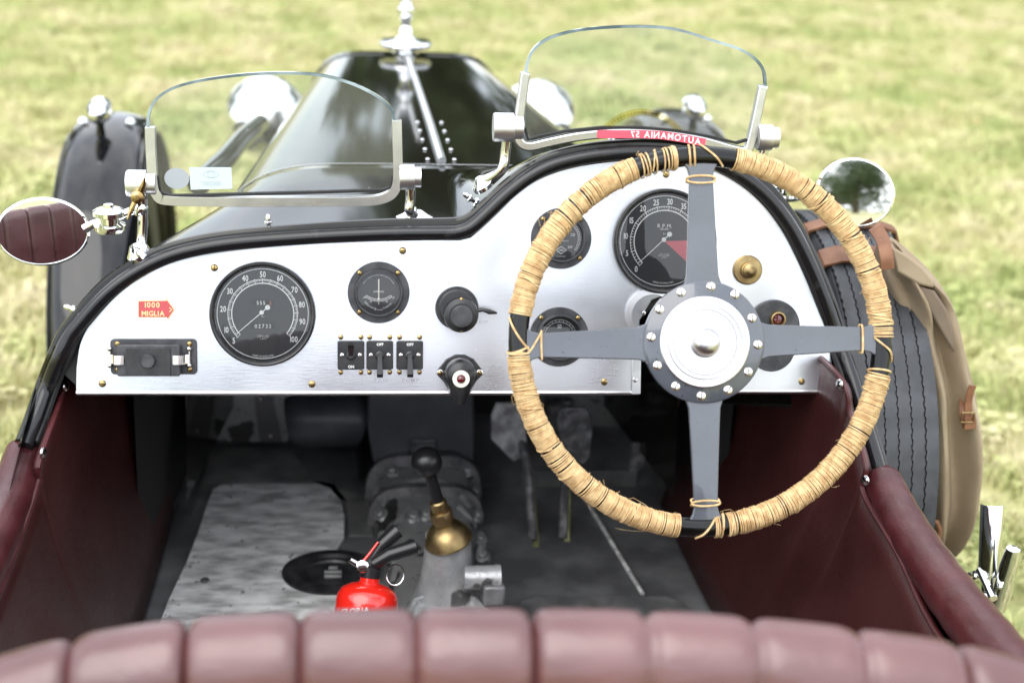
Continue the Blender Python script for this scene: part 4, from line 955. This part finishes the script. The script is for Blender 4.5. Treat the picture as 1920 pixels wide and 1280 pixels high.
tc_ = MB().add([tuple(p) for p in pl]+[tuple(p+Vector((0, .02, 0))) for p in pl], [tuple(range(6)), tuple(range(11, 5, -1))]+[(i, (i+1) % 6, 6+(i+1) % 6, 6+i) for i in range(6)]).build('tunnel_panel', mat('panel_grey', (.085, .088, .096), .40, .2, (.13, .135, .143), 10, bump=.25, bscale=90, rvar=.1), car, bevel=.004, label='flat dark panel above the gearbox')
MB(T(aty(793, 836, .535))).box(.042, .008, .026).build('bracket', CASTD, tc_, bevel=.002)

# ---- gearbox
ALLOY = mat('pale_cast_alloy', (.33, .34, .35), .33, .4, (.50, .50, .50), 30, lo=.35, hi=.7, bump=.8, bscale=110, rvar=.1, specks=((.10, .10, .10), 16, .60))
lb_ = atd(838, 1001, 1.93)      # lever base
gx = lb_.x-.012
def gsec(y_, hw, zt, rnd=.5):
    out = []
    for i in range(17):
        a = pi*i/16; c_, s_ = cos(a), sin(a)
        out.append(Vector((gx+hw*(abs(c_)**rnd)*(1 if c_ > 0 else -1), y_, .24+(zt-.24)*(s_**rnd))))
    return out
secs = [(.56, .088, .345), (.50, .088, .345), (.50, .084, .340), (.44, .085, .335), (.40, .084, .330), (.36, .080, .325), (.31, .072, .32), (.24, .063, .312), (.19, .060, .31), (.13, .064, .305), (.05, .062, .30), (-.2, .06, .29)]
gb = MB().grid([gsec(*q) for q in secs]).build('gearbox', CAST, car, smooth=45, bevel=.004, label='cast alloy gearbox between the seats')
MB().grid([gsec(y_, hw, zt) for y_, hw, zt in ((.515, .094, .352), (.510, .097, .356), (.495, .097, .356), (.49, .08, .33))]).build('bell_flange', CASTD, gb, smooth=45)
MB().grid([gsec(y_, hw, zt) for y_, hw, zt in ((.425, .090, .342), (.42, .093, .345), (.405, .093, .345), (.40, .075, .32))]).build('case_flange', CASTD, gb, smooth=45)
from mathutils.bvhtree import BVHTree
_tmp = bmesh.new(); _tmp.from_mesh(gb.data); _tmp.transform(WM[gb.name]); GBV = BVHTree.FromBMesh(_tmp); _tmp.free()
def on_box(px, py, dflt):
    h_ = GBV.ray_cast(CAMP, ray(px, py).normalized())
    return (h_[0], h_[1]) if h_[0] is not None else (aty(px, py, dflt), Vector((0, -.5, .8)))
bolt = cloner(lambda M, p: MB().lathe([(.0125, -.010), (.0125, .004), (.0105, .006), (.0075, .006), (.0075, .0125), (.006, .014), (0, .014)], 12).build('bolt_boss', CAST, p, M=M))
for px, py, y_ in ((712, 927, .42), (716, 968, .40), (722, 1010, .36), (736, 886, .50), (878, 886, .50), (888, 925, .42), (892, 970, .40), (900, 1012, .36), (776, 972, .33), (800, 968, .33), (905, 1045, .30), (735, 1045, .3)):
    p, nn = on_box(px, py, y_)
    nn = Vector((nn.x*.5, -.35, .85)).normalized(); bolt(frame(p, nn), gb)
for k, (pa, pb, y_) in enumerate((((770, 955), (730, 1000), .38), ((860, 950), (890, 990), .38), ((745, 1060), (735, 1110), .3), ((895, 1060), (905, 1020), .3))):
    a_, b__ = on_box(*pa, y_)[0], on_box(*pb, y_)[0]; MB().tube([a_, a_.lerp(b__, .5)+Vector((0, 0, .003)), b__], [.006, .007, .006], 8).build('casting_rib', CAST, gb)
a_ = [on_box(x_, y_, .45)[0]+Vector((0, 0, .003)) for x_, y_ in ((715, 955), (735, 925), (765, 908), (795, 903), (830, 908), (860, 925), (880, 955))]
MB().tube(smooth_path(a_, 4), .0055, 8).build('casting_lip', CAST, gb)
MB(T((lb_.x+.002, lb_.y+.004, .24))).lathe([(.068, 0), (.064, .045), (.058, .07), (.046, .095), (.037, .125), (.033, .155), (.031, lb_.z-.24-.004), (0, lb_.z-.24-.002)], 36).build('lever_tower', ALLOY, gb, smooth=60)
MB(T(atd(905, 1082, 1.92)) @ RY(pi/2)).lathe([(0, -.025), (.016, -.025), (.0165, .017), (.0175, .017), (.0175, .024), (0, .024)], 24).build('side_boss', ALLOY, gb)
MB(T(atd(925, 1108, 1.92))).box(.03, .03, .03).build('side_lug', CASTD, gb, bevel=.004)
rl = atz(838, 1150, .345)
MB(T(rl)).lathe([(.062, -.03), (.060, .0), (.054, .006), (.050, .006), (.046, -.004), (.040, -.006), (.036, -.002), (0, .0)], 10).build('rear_lid', ALLOY, gb, bevel=.002)
ds = (atd(800, 866, 1.885)-lb_).normalized(); Ml = frame(lb_, ds)
gl_ = MB(Ml).lathe([(.024, -.012), (.0325, -.012), (.0335, -.009), (.030, .001), (.023, .0105), (.014, .017), (0, .018)], 32).build('gear_lever', BRASS2, car, label='gear lever with brass cup and black ball knob')
H = (atd(800, 866, 1.885)-lb_).length
MB(Ml).lathe([(.0135, .018), (.0135, .023), (.012, .024), (.0155, .024), (.0155, .036), (.0145, .038), (.0115, .039), (.0115, .052), (.010, .054), (0, .054)], 28).build('brass_sleeve', BRASS2, gl_)
MB(Ml).lathe([(.0085, .05), (.0078, H-.012)], 20).build('lever_rod', PLAST, gl_); MB(T(atd(800, 866, 1.885))).ball(.0207, seg=36).build('ball_knob', PLAST, gl_)

# ---- pedals
def pedal(poly_px, y_, m, foot, label, tilt=0):
    P = [aty(*p, y_) for p in poly_px]; n = len(P); B = [p+Vector((0, .007, .002)) for p in P]
    p_ = MB().add([tuple(p) for p in P+B], [tuple(range(n)), tuple(range(2*n-1, n-1, -1))]+[(i, (i+1) % n, n+(i+1) % n, n+i) for i in range(n)]).build('pedal', m, car, bevel=.0025, label=label)
    if foot: MB().tube(smooth_path([aty(*q, yy) for q, yy in foot], 5), .0075, 8).build('pedal_stalk', PEDD, p_)
pedal([(930, 757), (968, 757), (985, 775), (988, 830), (982, 858), (962, 866), (921, 824), (921, 780)], .47, PEDM, [((975, 820), .48), ((990, 880), .44), ((995, 950), .40), ((1000, 1012), .36)], 'left worn clutch pedal')
pedal([(1052, 766), (1098, 764), (1109, 778), (1111, 815), (1106, 860), (1094, 872), (1072, 862), (1047, 820), (1045, 782)], .47, PEDD, [((1070, 840), .48), ((1062, 880), .45), ((1058, 940), .40), ((1055, 1008), .36)], 'middle dark brake pedal')
pedal([(1186, 832), (1207, 831), (1213, 840), (1209, 868), (1196, 885), (1180, 885), (1183, 860)], .50, PEDD, None, 'small accelerator pedal at the right')

# ---- steering wheel
WC = atd(1317, 641, 1.55); WT = radians(20)
WN = Vector((0, -cos(WT), sin(WT)))
WMX = Matrix(((1, 0, 0, WC.x), (0, sin(WT), -cos(WT), WC.y), (0, cos(WT), sin(WT), WC.z), (0, 0, 0, 1)))
RM = .2020; r0 = .0108
ringp = [(RM*cos(2*pi*i/120), RM*sin(2*pi*i/120), 0) for i in range(120)]
sw = MB(WMX).tube(ringp, r0, 18, closed=True, up=(0, 0, 1)).build('steering_wheel', RIMM, car, smooth=80, label='four spoke steering wheel bound with straw twine')
ROT = radians(1.2)
hub = MB(WMX).lathe([(0, .004), (.0, .010), (.064, .010), (.0665, .008), (.0668, .002), (.064, -.001), (0, -.001)][::-1], 72).build('hub_plate', ENAM, sw, smooth=40)
for k in range(4):
    a = pi/2*k+ROT
    half = [(.058, .024), (.064, .0205), (.072, .0178), (.085, .0170), (.13, .0150), (.172, .0133), (.180, .0132), (.187, .0150), (.196, .0205), (.199, .0215)]
    poly = [(x_, y_) for x_, y_ in half]+[(x_, -y_) for x_, y_ in half[::-1]]
    MB(WMX @ RZ(a)).prism(poly, .0005, .0062).build('spoke', ENAM, sw, bevel=.0012)
MB(WMX).lathe([(.0495, .010), (.0495, .0125), (.048, .0135), (.0405, .0130), (.0400, .0138), (.0392, .0130), (.036, .0132), (.0355, .014), (.0348, .0130), (.0, .0128)][::-1], 80).build('hub_disc', ALUW, sw, smooth=25)
hr_ = MB(WMX); hr_.open = True
for q in (.0405, .0352, .0344): hr_.ring(q, q+.0005, .0139)
hr_.build('turned_grooves', mat('groove_grey', (.42, .42, .43), .5, .8), sw)
MB(WMX @ T((0, 0, .0125))).lathe([(.0170, 0), (.0168, .003), (.0150, .0085), (.0115, .0130), (.006, .0155), (0, .0162)][::-1], 48).build('horn_button', mat('button_alloy', (.62, .62, .63), .3, 1, (.70, .70, .71), 30), sw, smooth=60)
for px, py in ((1333, 537), (1378, 552), (1410, 596), (1421, 646), (1403, 697), (1365, 731), (1315, 742), (1267, 724), (1233, 685), (1221, 632), (1237, 580), (1277, 548)):
    p = WMX.inverted() @ atp(px, py, WC+WN*.010, WN); nickel_screw(WMX @ T((p.x, p.y, .0100)) @ RZ(random.uniform(.9, 1.9)) @ sc(.0052), sw)
# column
MB(WMX).lathe([(.019, -.002), (.019, -.06), (.026, -.062), (.026, -.075), (.016, -.08), (.016, -.70)], 24).build('steering_column', BAKE, car, smooth=40)
# twine binding: one long thread wound round the rim
def wrap(a0, a1, name_label, sparse=None, dens=1.0):
    mb = MB(WMX); a = radians(a0); end = radians(a1); pts = []; pitch = .00182/RM
    phi = random.uniform(0, 6); lift = 0; base = r0+.0011
    runs = [[]]
    seg = 13; wob = 0
    while a < end:
        g = pitch*random.uniform(.93, 1.07)
        if random.random() < .06: g = pitch*random.uniform(1.35, 2.5)
        if sparse and sparse[0] < math.degrees(a) < sparse[1]: g = pitch*random.choice((1.0, 1.1, 2.6, 5.0))
        wob = wob*.7+random.uniform(-.5, .5)*pitch*.5; tilt = random.uniform(-.2, .2)*pitch
        bump_ = base+random.uniform(0, .0010)+.0006*noise.noise(Vector((a*40, 0, a0)))
        for k in range(seg):
            f = k/seg; q = 2*pi*f; aa = a+g*f+tilt*sin(q)
            r_ = bump_+.0002*sin(3*q+a*60); R_ = RM+r_*cos(q)
            runs[-1].append(Vector((R_*cos(aa), R_*sin(aa), r_*sin(q))))
        a += g
    mb.tube(runs[0], .00092, 5, up=(0, 0, 1))
    # a few crossing strands on top
    for i in range(int((end-radians(a0))*7)):
        s0 = random.uniform(radians(a0)+.03, end-.06); dd = random.uniform(.012, .045); q0 = random.uniform(-.6, 2.2); P = []
        for k in range(12):
            f = k/11; aa = s0+dd*f; q = q0+f*random.uniform(1.8, 2.0); r_ = base+.0016; P.append(Vector(((RM+r_*cos(q))*cos(aa), (RM+r_*cos(q))*sin(aa), r_*sin(q))))
        mb.tube(P, .0009, 5)
    mb.build('twine_binding', TWINE, sw, smooth=80)
    fz_ = MB(WMX)
    for i in range(16):
        aa = random.uniform(radians(a0), end); q = random.uniform(-.8, 3.9); rr = base+.001
        p = Vector(((RM+rr*cos(q))*cos(aa), (RM+rr*cos(q))*sin(aa), rr*sin(q))); d = Vector((cos(q)*cos(aa), cos(q)*sin(aa), sin(q))); t_ = Vector((-sin(aa), cos(aa), 0))*random.choice((-1, 1)); L = random.uniform(.002, .009) if random.random() < .88 else random.uniform(.02, .03)
        w_ = Vector((random.uniform(-1, 1), random.uniform(-1, 1), random.uniform(-.3, .3)))*L*.5
        fz_.tube([p-d*.0005, p+d*L*.35+t_*L*.3, p+d*L*.55+t_*L*.8+w_*.5, p+d*L*.6+t_*L*1.1+w_], .00022, 3)
    o_ = fz_.build('loose_fibres', TWINE, sw); o_['kind'] = 'stuff'
wrap(98.8, 171.5, '', (98.8, 112)); wrap(184.5, 262.7, ''); wrap(274.0, 350.2, '', (274, 282)); wrap(1.6, 80.2, '')
def strand(pts, r=.0012):
    P = smooth_path([WMX @ Vector(p) for p in pts], 6); MB().tube(P, r, 6).build('tie_strand', TWINE, sw)
def on_rim(adeg, q, e=.0016): a = radians(adeg); r_ = r0+e; return ((RM+r_*cos(q))*cos(a), (RM+r_*cos(q))*sin(a), r_*sin(q))
def ring_at(adeg, skew=0):
    return [on_rim(adeg+skew*sin(2*pi*k/12), 2*pi*k/12) for k in range(13)]
for a in (94.5, 93.0, 183.2, 350.9): strand(ring_at(a, .6))
def sp_ring(k, x_, skew, turns=1):      # strand round a spoke, k = spoke index
    a = pi/2*k+ROT; P = []
    for i in range(turns*12+1):
        q = 2*pi*i/12; xx = x_+skew*sin(q/2 if turns > 1 else q); P.append(RZ(a) @ Vector((xx, .0150*max(-1, min(1, 1.25*cos(q))), .0034+.0052*max(-1, min(1, 1.4*sin(q))))))
    strand([tuple(p) for p in P])
sp_ring(1, .176, .004); sp_ring(1, .176, -.004); sp_ring(3, .174, .004); sp_ring(3, .176, -.004); sp_ring(2, .177, .001); sp_ring(0, .177, .0005)
strand([on_rim(84, 2.6), on_rim(86.5, 1.8), on_rim(89.5, 1.1), on_rim(91.2, .2)]); strand([on_rim(173, .3), on_rim(175.5, .9), on_rim(179, 1.6), on_rim(182.5, 2.6)]); strand([on_rim(1.6, 2.6), on_rim(-.6, 1.8), on_rim(-2.8, 1.0), on_rim(-5.6, .1)])
strand([on_rim(273.8, 2.4), on_rim(272, 1.7), on_rim(270, 1.0), on_rim(268, .3)]); strand([on_rim(183.5, .5), on_rim(182.7, 1.6), on_rim(181.5, 2.8)])
strand([tuple(RZ(pi+ROT) @ Vector((.177, -.0155, .009))), on_rim(183.2, 2.6, .002), on_rim(183.2, 1.6, .002), on_rim(183.3, .4, .002)])

# ---- spare wheel strapped outside the scuttle
SWY, SWZ, SWR = .31, .475, .345
sX = .578
Msp = T((sX, SWY, SWZ)) @ RY(pi/2)
sw_ = MB(Msp).lathe([(.225, -.05), (.26, -.062), (.30, -.064), (SWR-.016, -.060), (SWR-.006, -.056), (SWR-.004, .056), (SWR-.016, .060), (.30, .064), (.26, .062), (.225, .05)], 80).build('spare_wheel', RUBBER, car, smooth=40, label='spare wheel with ribbed tread strapped beside the scuttle')
# tread ribs with saw-tooth edges
for k, u in enumerate((-.0455, -.0270, -.0090, .0090, .0270, .0455)):
    hwid = .0072; NT = 620; rows = []
    for i in range(NT):
        a = 2*pi*i/NT; j = .0018*(i % 4)/3; j2 = .0018*((i+2) % 4)/3
        def P(r_, x_): return (r_*cos(a), r_*sin(a), x_)
        rows.append([P(SWR-.006, u-hwid-j), P(SWR, u-hwid-j), P(SWR, u+hwid+j2), P(SWR-.006, u+hwid+j2)])
    rows.append(rows[0]); MB(Msp).grid(rows).build('tread_rib', RUBBER, sw_, smooth=0)
MB(Msp).lathe([(.225, -.05), (.215, -.03), (.215, .03), (.225, .05)], 60).build('rim', FPAINT, sw_)
spk = MB(Msp)
for i in range(36):
    a = 2*pi*i/36; b_ = a+(.6 if i % 2 else -.6); spk.tube([(.03*cos(b_), .03*sin(b_), .05 if i % 4 < 2 else -.03), (.217*cos(a), .217*sin(a), 0)], .0018, 5)
spk.lathe([(0, .06), (.03, .055), (.034, -.05), (0, -.05)], 20); spk.build('wire_spokes', CHROMEW, sw_)
def strap(adeg, wd, label):
    a = radians(adeg); prof = [(SWR-.10, -.072), (SWR-.03, -.070), (SWR-.004, -.062), (SWR+.004, -.04), (SWR+.004, 0), (SWR+.004, .04), (SWR-.004, .064), (SWR-.03, .074), (SWR-.10, .076)]
    rows = []
    for side in (0, 1):
        for e in ((0, .003) if side == 0 else (.003, 0)): pass
    def sec(aa, e): return [((r_+e)*cos(aa), (r_+e)*sin(aa), x_*(1+e*8)) for r_, x_ in prof]
    da = wd/SWR/2
    rows = [sec(a-da, 0), sec(a-da, .0035), sec(a, .0045), sec(a+da, .0035), sec(a+da, 0), sec(a-da, 0)]
    return MB(Msp).grid(rows).build('leather_strap', LEATHB, sw_, smooth=50, label=label)
# angle 0 = down (-Z after the turn); found by survey of the strap positions
strap(200, .034, 'brown leather strap over the tread'); strap(186, .026, 'upper brown leather strap on the tyre')
MB(frame(atx(1470, 352, .50), (0, -.3, 1))).lathe([(.0, .012), (.030, .010), (.034, .002), (.030, -.006), (0, -.008)], 24, None, sx=1.2).build('chrome_cap', CHROME, car)

# ---- outside handbrake and lever
hbX = .68
p0, p1 = atx(1860, 945, hbX), atx(1855, 1078, hbX)
ax_ = (p0-p1).normalized(); Mh = frame(p1, ax_); Lh = (p0-p1).length
hb = MB(Mh).lathe([(.0132, 0), (.0142, .002), (.0142, Lh-.002), (.013, Lh), (0, Lh)], 36).build('hand_brake', CHROME, car, smooth=40, label='outside chrome hand brake lever right of the cockpit')
MB().tube([p1, atx(1850, 1130, hbX)], [.009, .008], 14).build('lever_neck', CHROMEW, hb)
MB().tube([atx(1856, 1120, hbX), atx(1848, 1180, hbX), atx(1840, 1320, hbX)], [.010, .013, .013], 10).build('lever_shank', BAKE, hb)
g0, g1 = atx(1900, 1028, hbX+.01), atx(1872, 1140, hbX+.01)
MB().tube([g0+(g0-g1)*.02, g0, g0.lerp(g1, .3), g0.lerp(g1, .7), g1], [.004, .0085, .0115, .012, .010], 20).build('trigger_grip', CHROME, hb)
MB().tube([g1, atx(1856, 1155, hbX)], .007, 8).build('trigger_link', BAKE, hb)
MB().tube([atx(1838, 1068, hbX-.012), atx(1852, 1100, hbX-.012), atx(1862, 1122, hbX-.012)], [.006, .005, .006], 8).build('side_link', CHROMEW, hb)
for p in ((1826, 1078), (1843, 1115)): MB(frame(atx(*p, hbX-.016), (-1, -.2, .2))).lathe([(0, -.012), (.0065, -.012), (.0065, 0), (.004, 0), (.004, .008), (0, .009)], 6).build('hex_bolt', CHROMEW, hb)

# ---- seat back: pleated roll across the foreground
crest = [(-180, 1290), (-60, 1252), (60, 1216), (200, 1186), (348, 1166), (562, 1152), (780, 1147), (1000, 1147), (1212, 1151), (1415, 1163), (1620, 1184), (1800, 1210), (1920, 1240), (2060, 1290)]
CP = smooth_path([atd(x_, y_+3, .985)-Vector((0, 0, .046)) for x_, y_ in crest], 22)
seams = [-295, -85, 130, 348, 563, 782, 1000, 1217, 1418, 1617, 1808, 2000, 2190]
def seam_x(px): return atd(px, 1160, .985).x
sxs = [seam_x(q) for q in seams]
rows = []
for j, p in enumerate(CP):
    d = 1
    for a, b in zip(sxs, sxs[1:]):
        if a <= p.x <= b: d = min(p.x-a, b-p.x)/((b-a)/2)
    puff = (1-(1-min(1, d))**8)**.55
    r_ = .046
    row = []
    n_ = 30
    for i in range(n_+1):
        f = i/n_
        if f < .26:   # front face, below
            z_ = -.5+(f/.26)*(.5-.04); y_ = r_*.72+.012*sin(pi*f/.26); nrm = Vector((0, 1, 0)); q = Vector((0, y_, z_))
        elif f < .74:
            a = (f-.26)/.48*pi; nrm = Vector((0, cos(a), sin(a))); q = Vector((0, r_*.75*cos(a), -.04+ r_*1.0*sin(a)))
        else:
            t_ = (f-.74)/.26; q = Vector((0, -r_*.75-.03*t_, -.04-.46*t_)); nrm = Vector((0, -1, .05))
        row.append(p+Vector((0, 0, .040))+q+nrm*(.0105*puff-.0105))
    rows.append(row)
seat = MB().grid(rows).build('seat_back', SEATM, car, smooth=85, label='wine leather bench seat back with deep vertical pleats')
crest_w = MB()
# seat cushion hidden below the backrest
MB().box(.80, .42, .12, T((0, -.47, .36))).build('seat_cushion', WINE, car, bevel=.03, bseg=4)

# ================================================================== fire extinguisher on the cockpit floor
et = atd(692, 1097, 1.80); ex, ey, ez = et
fe = thing('fire_extinguisher', 'small red fire extinguisher standing beside the gearbox', 'fire extinguisher', (ex, ey, FZ))
tilt = Matrix.Translation((ex, ey, ez)) @ RY(radians(8)) @ RX(radians(-24))
er_ = .0395; hgt = (ez-FZ)/.905-.015
MB(tilt).lathe([(.0, -hgt+.012), (er_*.9, -hgt+.012), (er_, -hgt+.022), (er_, -.020), (er_*.97, -.013), (er_*.86, -.005), (er_*.6, .001), (er_*.32, .004), (er_*.32, .012), (0, .012)], 48).build('tank', EXTR, fe, smooth=60)
MB(tilt).lathe([(.0135, .010), (.014, .022), (.010, .026), (.010, .034), (0, .034)], 20).build('valve', PLAST, fe)
MB(tilt).tube([(-.002, .004, .030), (.008, .004, .050), (.028, .006, .072)], [.007, .009, .0105], 12).build('carry_handle', PLAST, fe)
MB(tilt).tube([(.002, -.006, .028), (.020, -.010, .042), (.052, -.010, .056)], [.008, .0095, .0095], 12).build('squeeze_lever', PLAST, fe)
MB(tilt).tube([(-.014, -.006, .026), (-.004, -.006, .042), (.004, -.006, .056)], [.0022, .0018, .0016], 8).build('safety_strip', EXTR, fe)
MB(tilt @ T((-.012, -.008, .024)) @ RX(pi/2)).lathe([(0, -.004), (.007, -.004), (.008, .004), (.006, .005), (0, .005)], 16).build('pressure_gauge', CHROMEW, fe)
MB(tilt).tube([(-.010, -.006, .022), (-.028, -.006, .030)], [.005, .004], 8).build('nozzle', NICKEL, fe)
MB(tilt).tube([(.030+.011*cos(a), -.012, .018+.013*sin(a)) for a in [2*pi*i/20 for i in range(20)]], .0008, 5, closed=True).build('pin_ring', CHROMEW, fe)
def cyl_text(mb, txt, size, a0, z_, rot=0):
    for ch in txt:
        if ch == ' ': a0 += .3*size/er_; continue
        vs, fs, x0, x1 = glyph(ch, .015)
        V = []
        for p in vs:
            a = a0+(p[0]-x0)*size/er_; zz = z_+p[1]*size+rot*(a+pi/2)*er_; V.append(((er_+.0006)*cos(a), (er_+.0006)*sin(a), zz))
        mb.add(V, fs); a0 += (x1-x0+.08)*size/er_
ll = MB(tilt); ll.open = True
cyl_text(ll, 'GLORIA', .010, radians(-142), -.0285, .22); cyl_text(ll, 'bosch', .012, radians(-142), -.043, .22)
for a0_, a1_, zz in ((-146, -96, -.0455),): ll.lathe([(er_+.0006, zz), (er_+.0006, zz+.0012)], 14, None, radians(a0_), radians(a1_))
ll.build('label_lettering', BANW, fe, smooth=0)
lk = MB(tilt); lk.open = True; lk.lathe([(er_+.0004, -.11), (er_+.0004, -.047)], 20, None, radians(-146), radians(-92)); lk.build('black_label', PLAST, fe, smooth=60)

# ================================================================== canvas bag hanging outside the spare wheel
bag = thing('canvas_bag', 'khaki canvas bag hanging outside the spare wheel', 'bag', (.76, .12, 0))
levels = [(448, 1652, 1672), (462, 1648, 1688), (480, 1646, 1712), (505, 1648, 1738), (530, 1654, 1762), (560, 1662, 1780), (600, 1672, 1793), (640, 1682, 1799), (690, 1692, 1812), (730, 1698, 1822), (780, 1704, 1829), (840, 1708, 1832), (890, 1712, 1829), (940, 1716, 1817), (980, 1720, 1802), (1010, 1730, 1787), (1030, 1745, 1772)]
rows = []
for k, (py, xa, xb) in enumerate(levels):
    pa, pb = aty(xa, py, .15), aty(xb, py, .15); c_ = (pa+pb)/2; hw = (pb-pa).length/2; row = []
    for i in range(48):
        a = 2*pi*i/48; q = Vector((cos(a), sin(a)*.9, 0)); rr = 1.0
        fold = .17*sin(6*a+k*.16+2.5*noise.noise(Vector((k*.21, a*.4, 2))))*max(0, -sin(a))+.16*noise.noise(Vector((cos(a)*2.2, sin(a)*2.2, k*.33)))+.10*noise.noise(Vector((cos(a)*5, sin(a)*5, k*.7)))
        row.append(c_+Vector((hw*cos(a)*(1+fold*.4), .062*min(1, hw/.045+.15)*sin(a)*(1+fold*2.2), .004*sin(4*a+k))))
    rows.append(row)
b_ = MB(); b_.grid(rows, True); b_.add(rows[0], [tuple(range(48))]); b_.add(rows[-1], [tuple(range(48))]); b_.build('bag_body', CANVAS, bag, smooth=80, subsurf=1)
# flap with dark underside
fl2 = [(1672, 462), (1700, 478), (1730, 500), (1752, 528), (1750, 540), (1722, 533), (1700, 520), (1682, 510)]
def sheet(px_list, y0_, y1_, m_, name, th=.006):
    P = [aty(x_, y_, y0_) for x_, y_ in px_list]; Q = [aty(x_, y_, y1_) for x_, y_ in px_list]; n = len(P)
    return MB().add([tuple(p) for p in P]+[tuple(p) for p in Q], [tuple(range(n)), tuple(range(2*n-1, n-1, -1))]+[(i, (i+1) % n, n+(i+1) % n, n+i) for i in range(n)]).build(name, m_, bag, bevel=.003, smooth=50)
sheet(fl2, .080, .096, CANVAS, 'flap')
sheet([(1722, 535), (1752, 545), (1775, 580), (1788, 620), (1794, 668), (1780, 648), (1752, 600), (1735, 565)], .084, .10, CANVD, 'gusset')
def sstrap(pts, w_, name, th=.003):
    P = smooth_path([aty(x_, y_, yy) for x_, y_, yy in pts], 5); rows = []
    for i, p in enumerate(P):
        t_ = (P[min(i+1, len(P)-1)]-P[max(i-1, 0)]).normalized(); s_ = t_.cross(Vector((0, -1, 0))).normalized()*w_/2; n_ = Vector((0, -1, 0))*th/2
        rows.append([p-s_-n_, p+s_-n_, p+s_+n_, p-s_+n_])
    m_ = MB(); m_.grid(rows, True); m_.add(rows[0], [(0, 1, 2, 3)]); m_.add(rows[-1], [(0, 1, 2, 3)]); return m_.build(name, LEATHB, bag, bevel=.0006)
sstrap([(1805, 740, .10), (1806, 775, .08), (1812, 800, .075)], .011, 'leather_strap'); sstrap([(1824, 722, .07), (1816, 750, .07), (1815, 785, .07)], .010, 'strap_end'); sstrap([(1818, 780, .068), (1819, 792, .068), (1818, 804, .068)], .016, 'strap_keeper')
MB(frame(aty(1814, 782, .065), (0, -1, 0))).tube([(.009*x_, .007*y_, 0) for x_, y_ in ((-1, -1), (1, -1), (1, 1), (-1, 1))], .0014, 6, closed=True).build('buckle', BRASS2, bag)
sstrap([(1640, 425, .10), (1655, 450, .09), (1662, 480, .08), (1664, 505, .078)], .018, 'leather_tab')
MB().tube([aty(x_, y_, .085) for x_, y_ in ((1738, 985), (1745, 975), (1756, 978), (1762, 992), (1760, 1010), (1754, 1024))], [.002, .0035, .004, .004, .0035, .002], 8).build('leather_loop', LEATHB, bag)
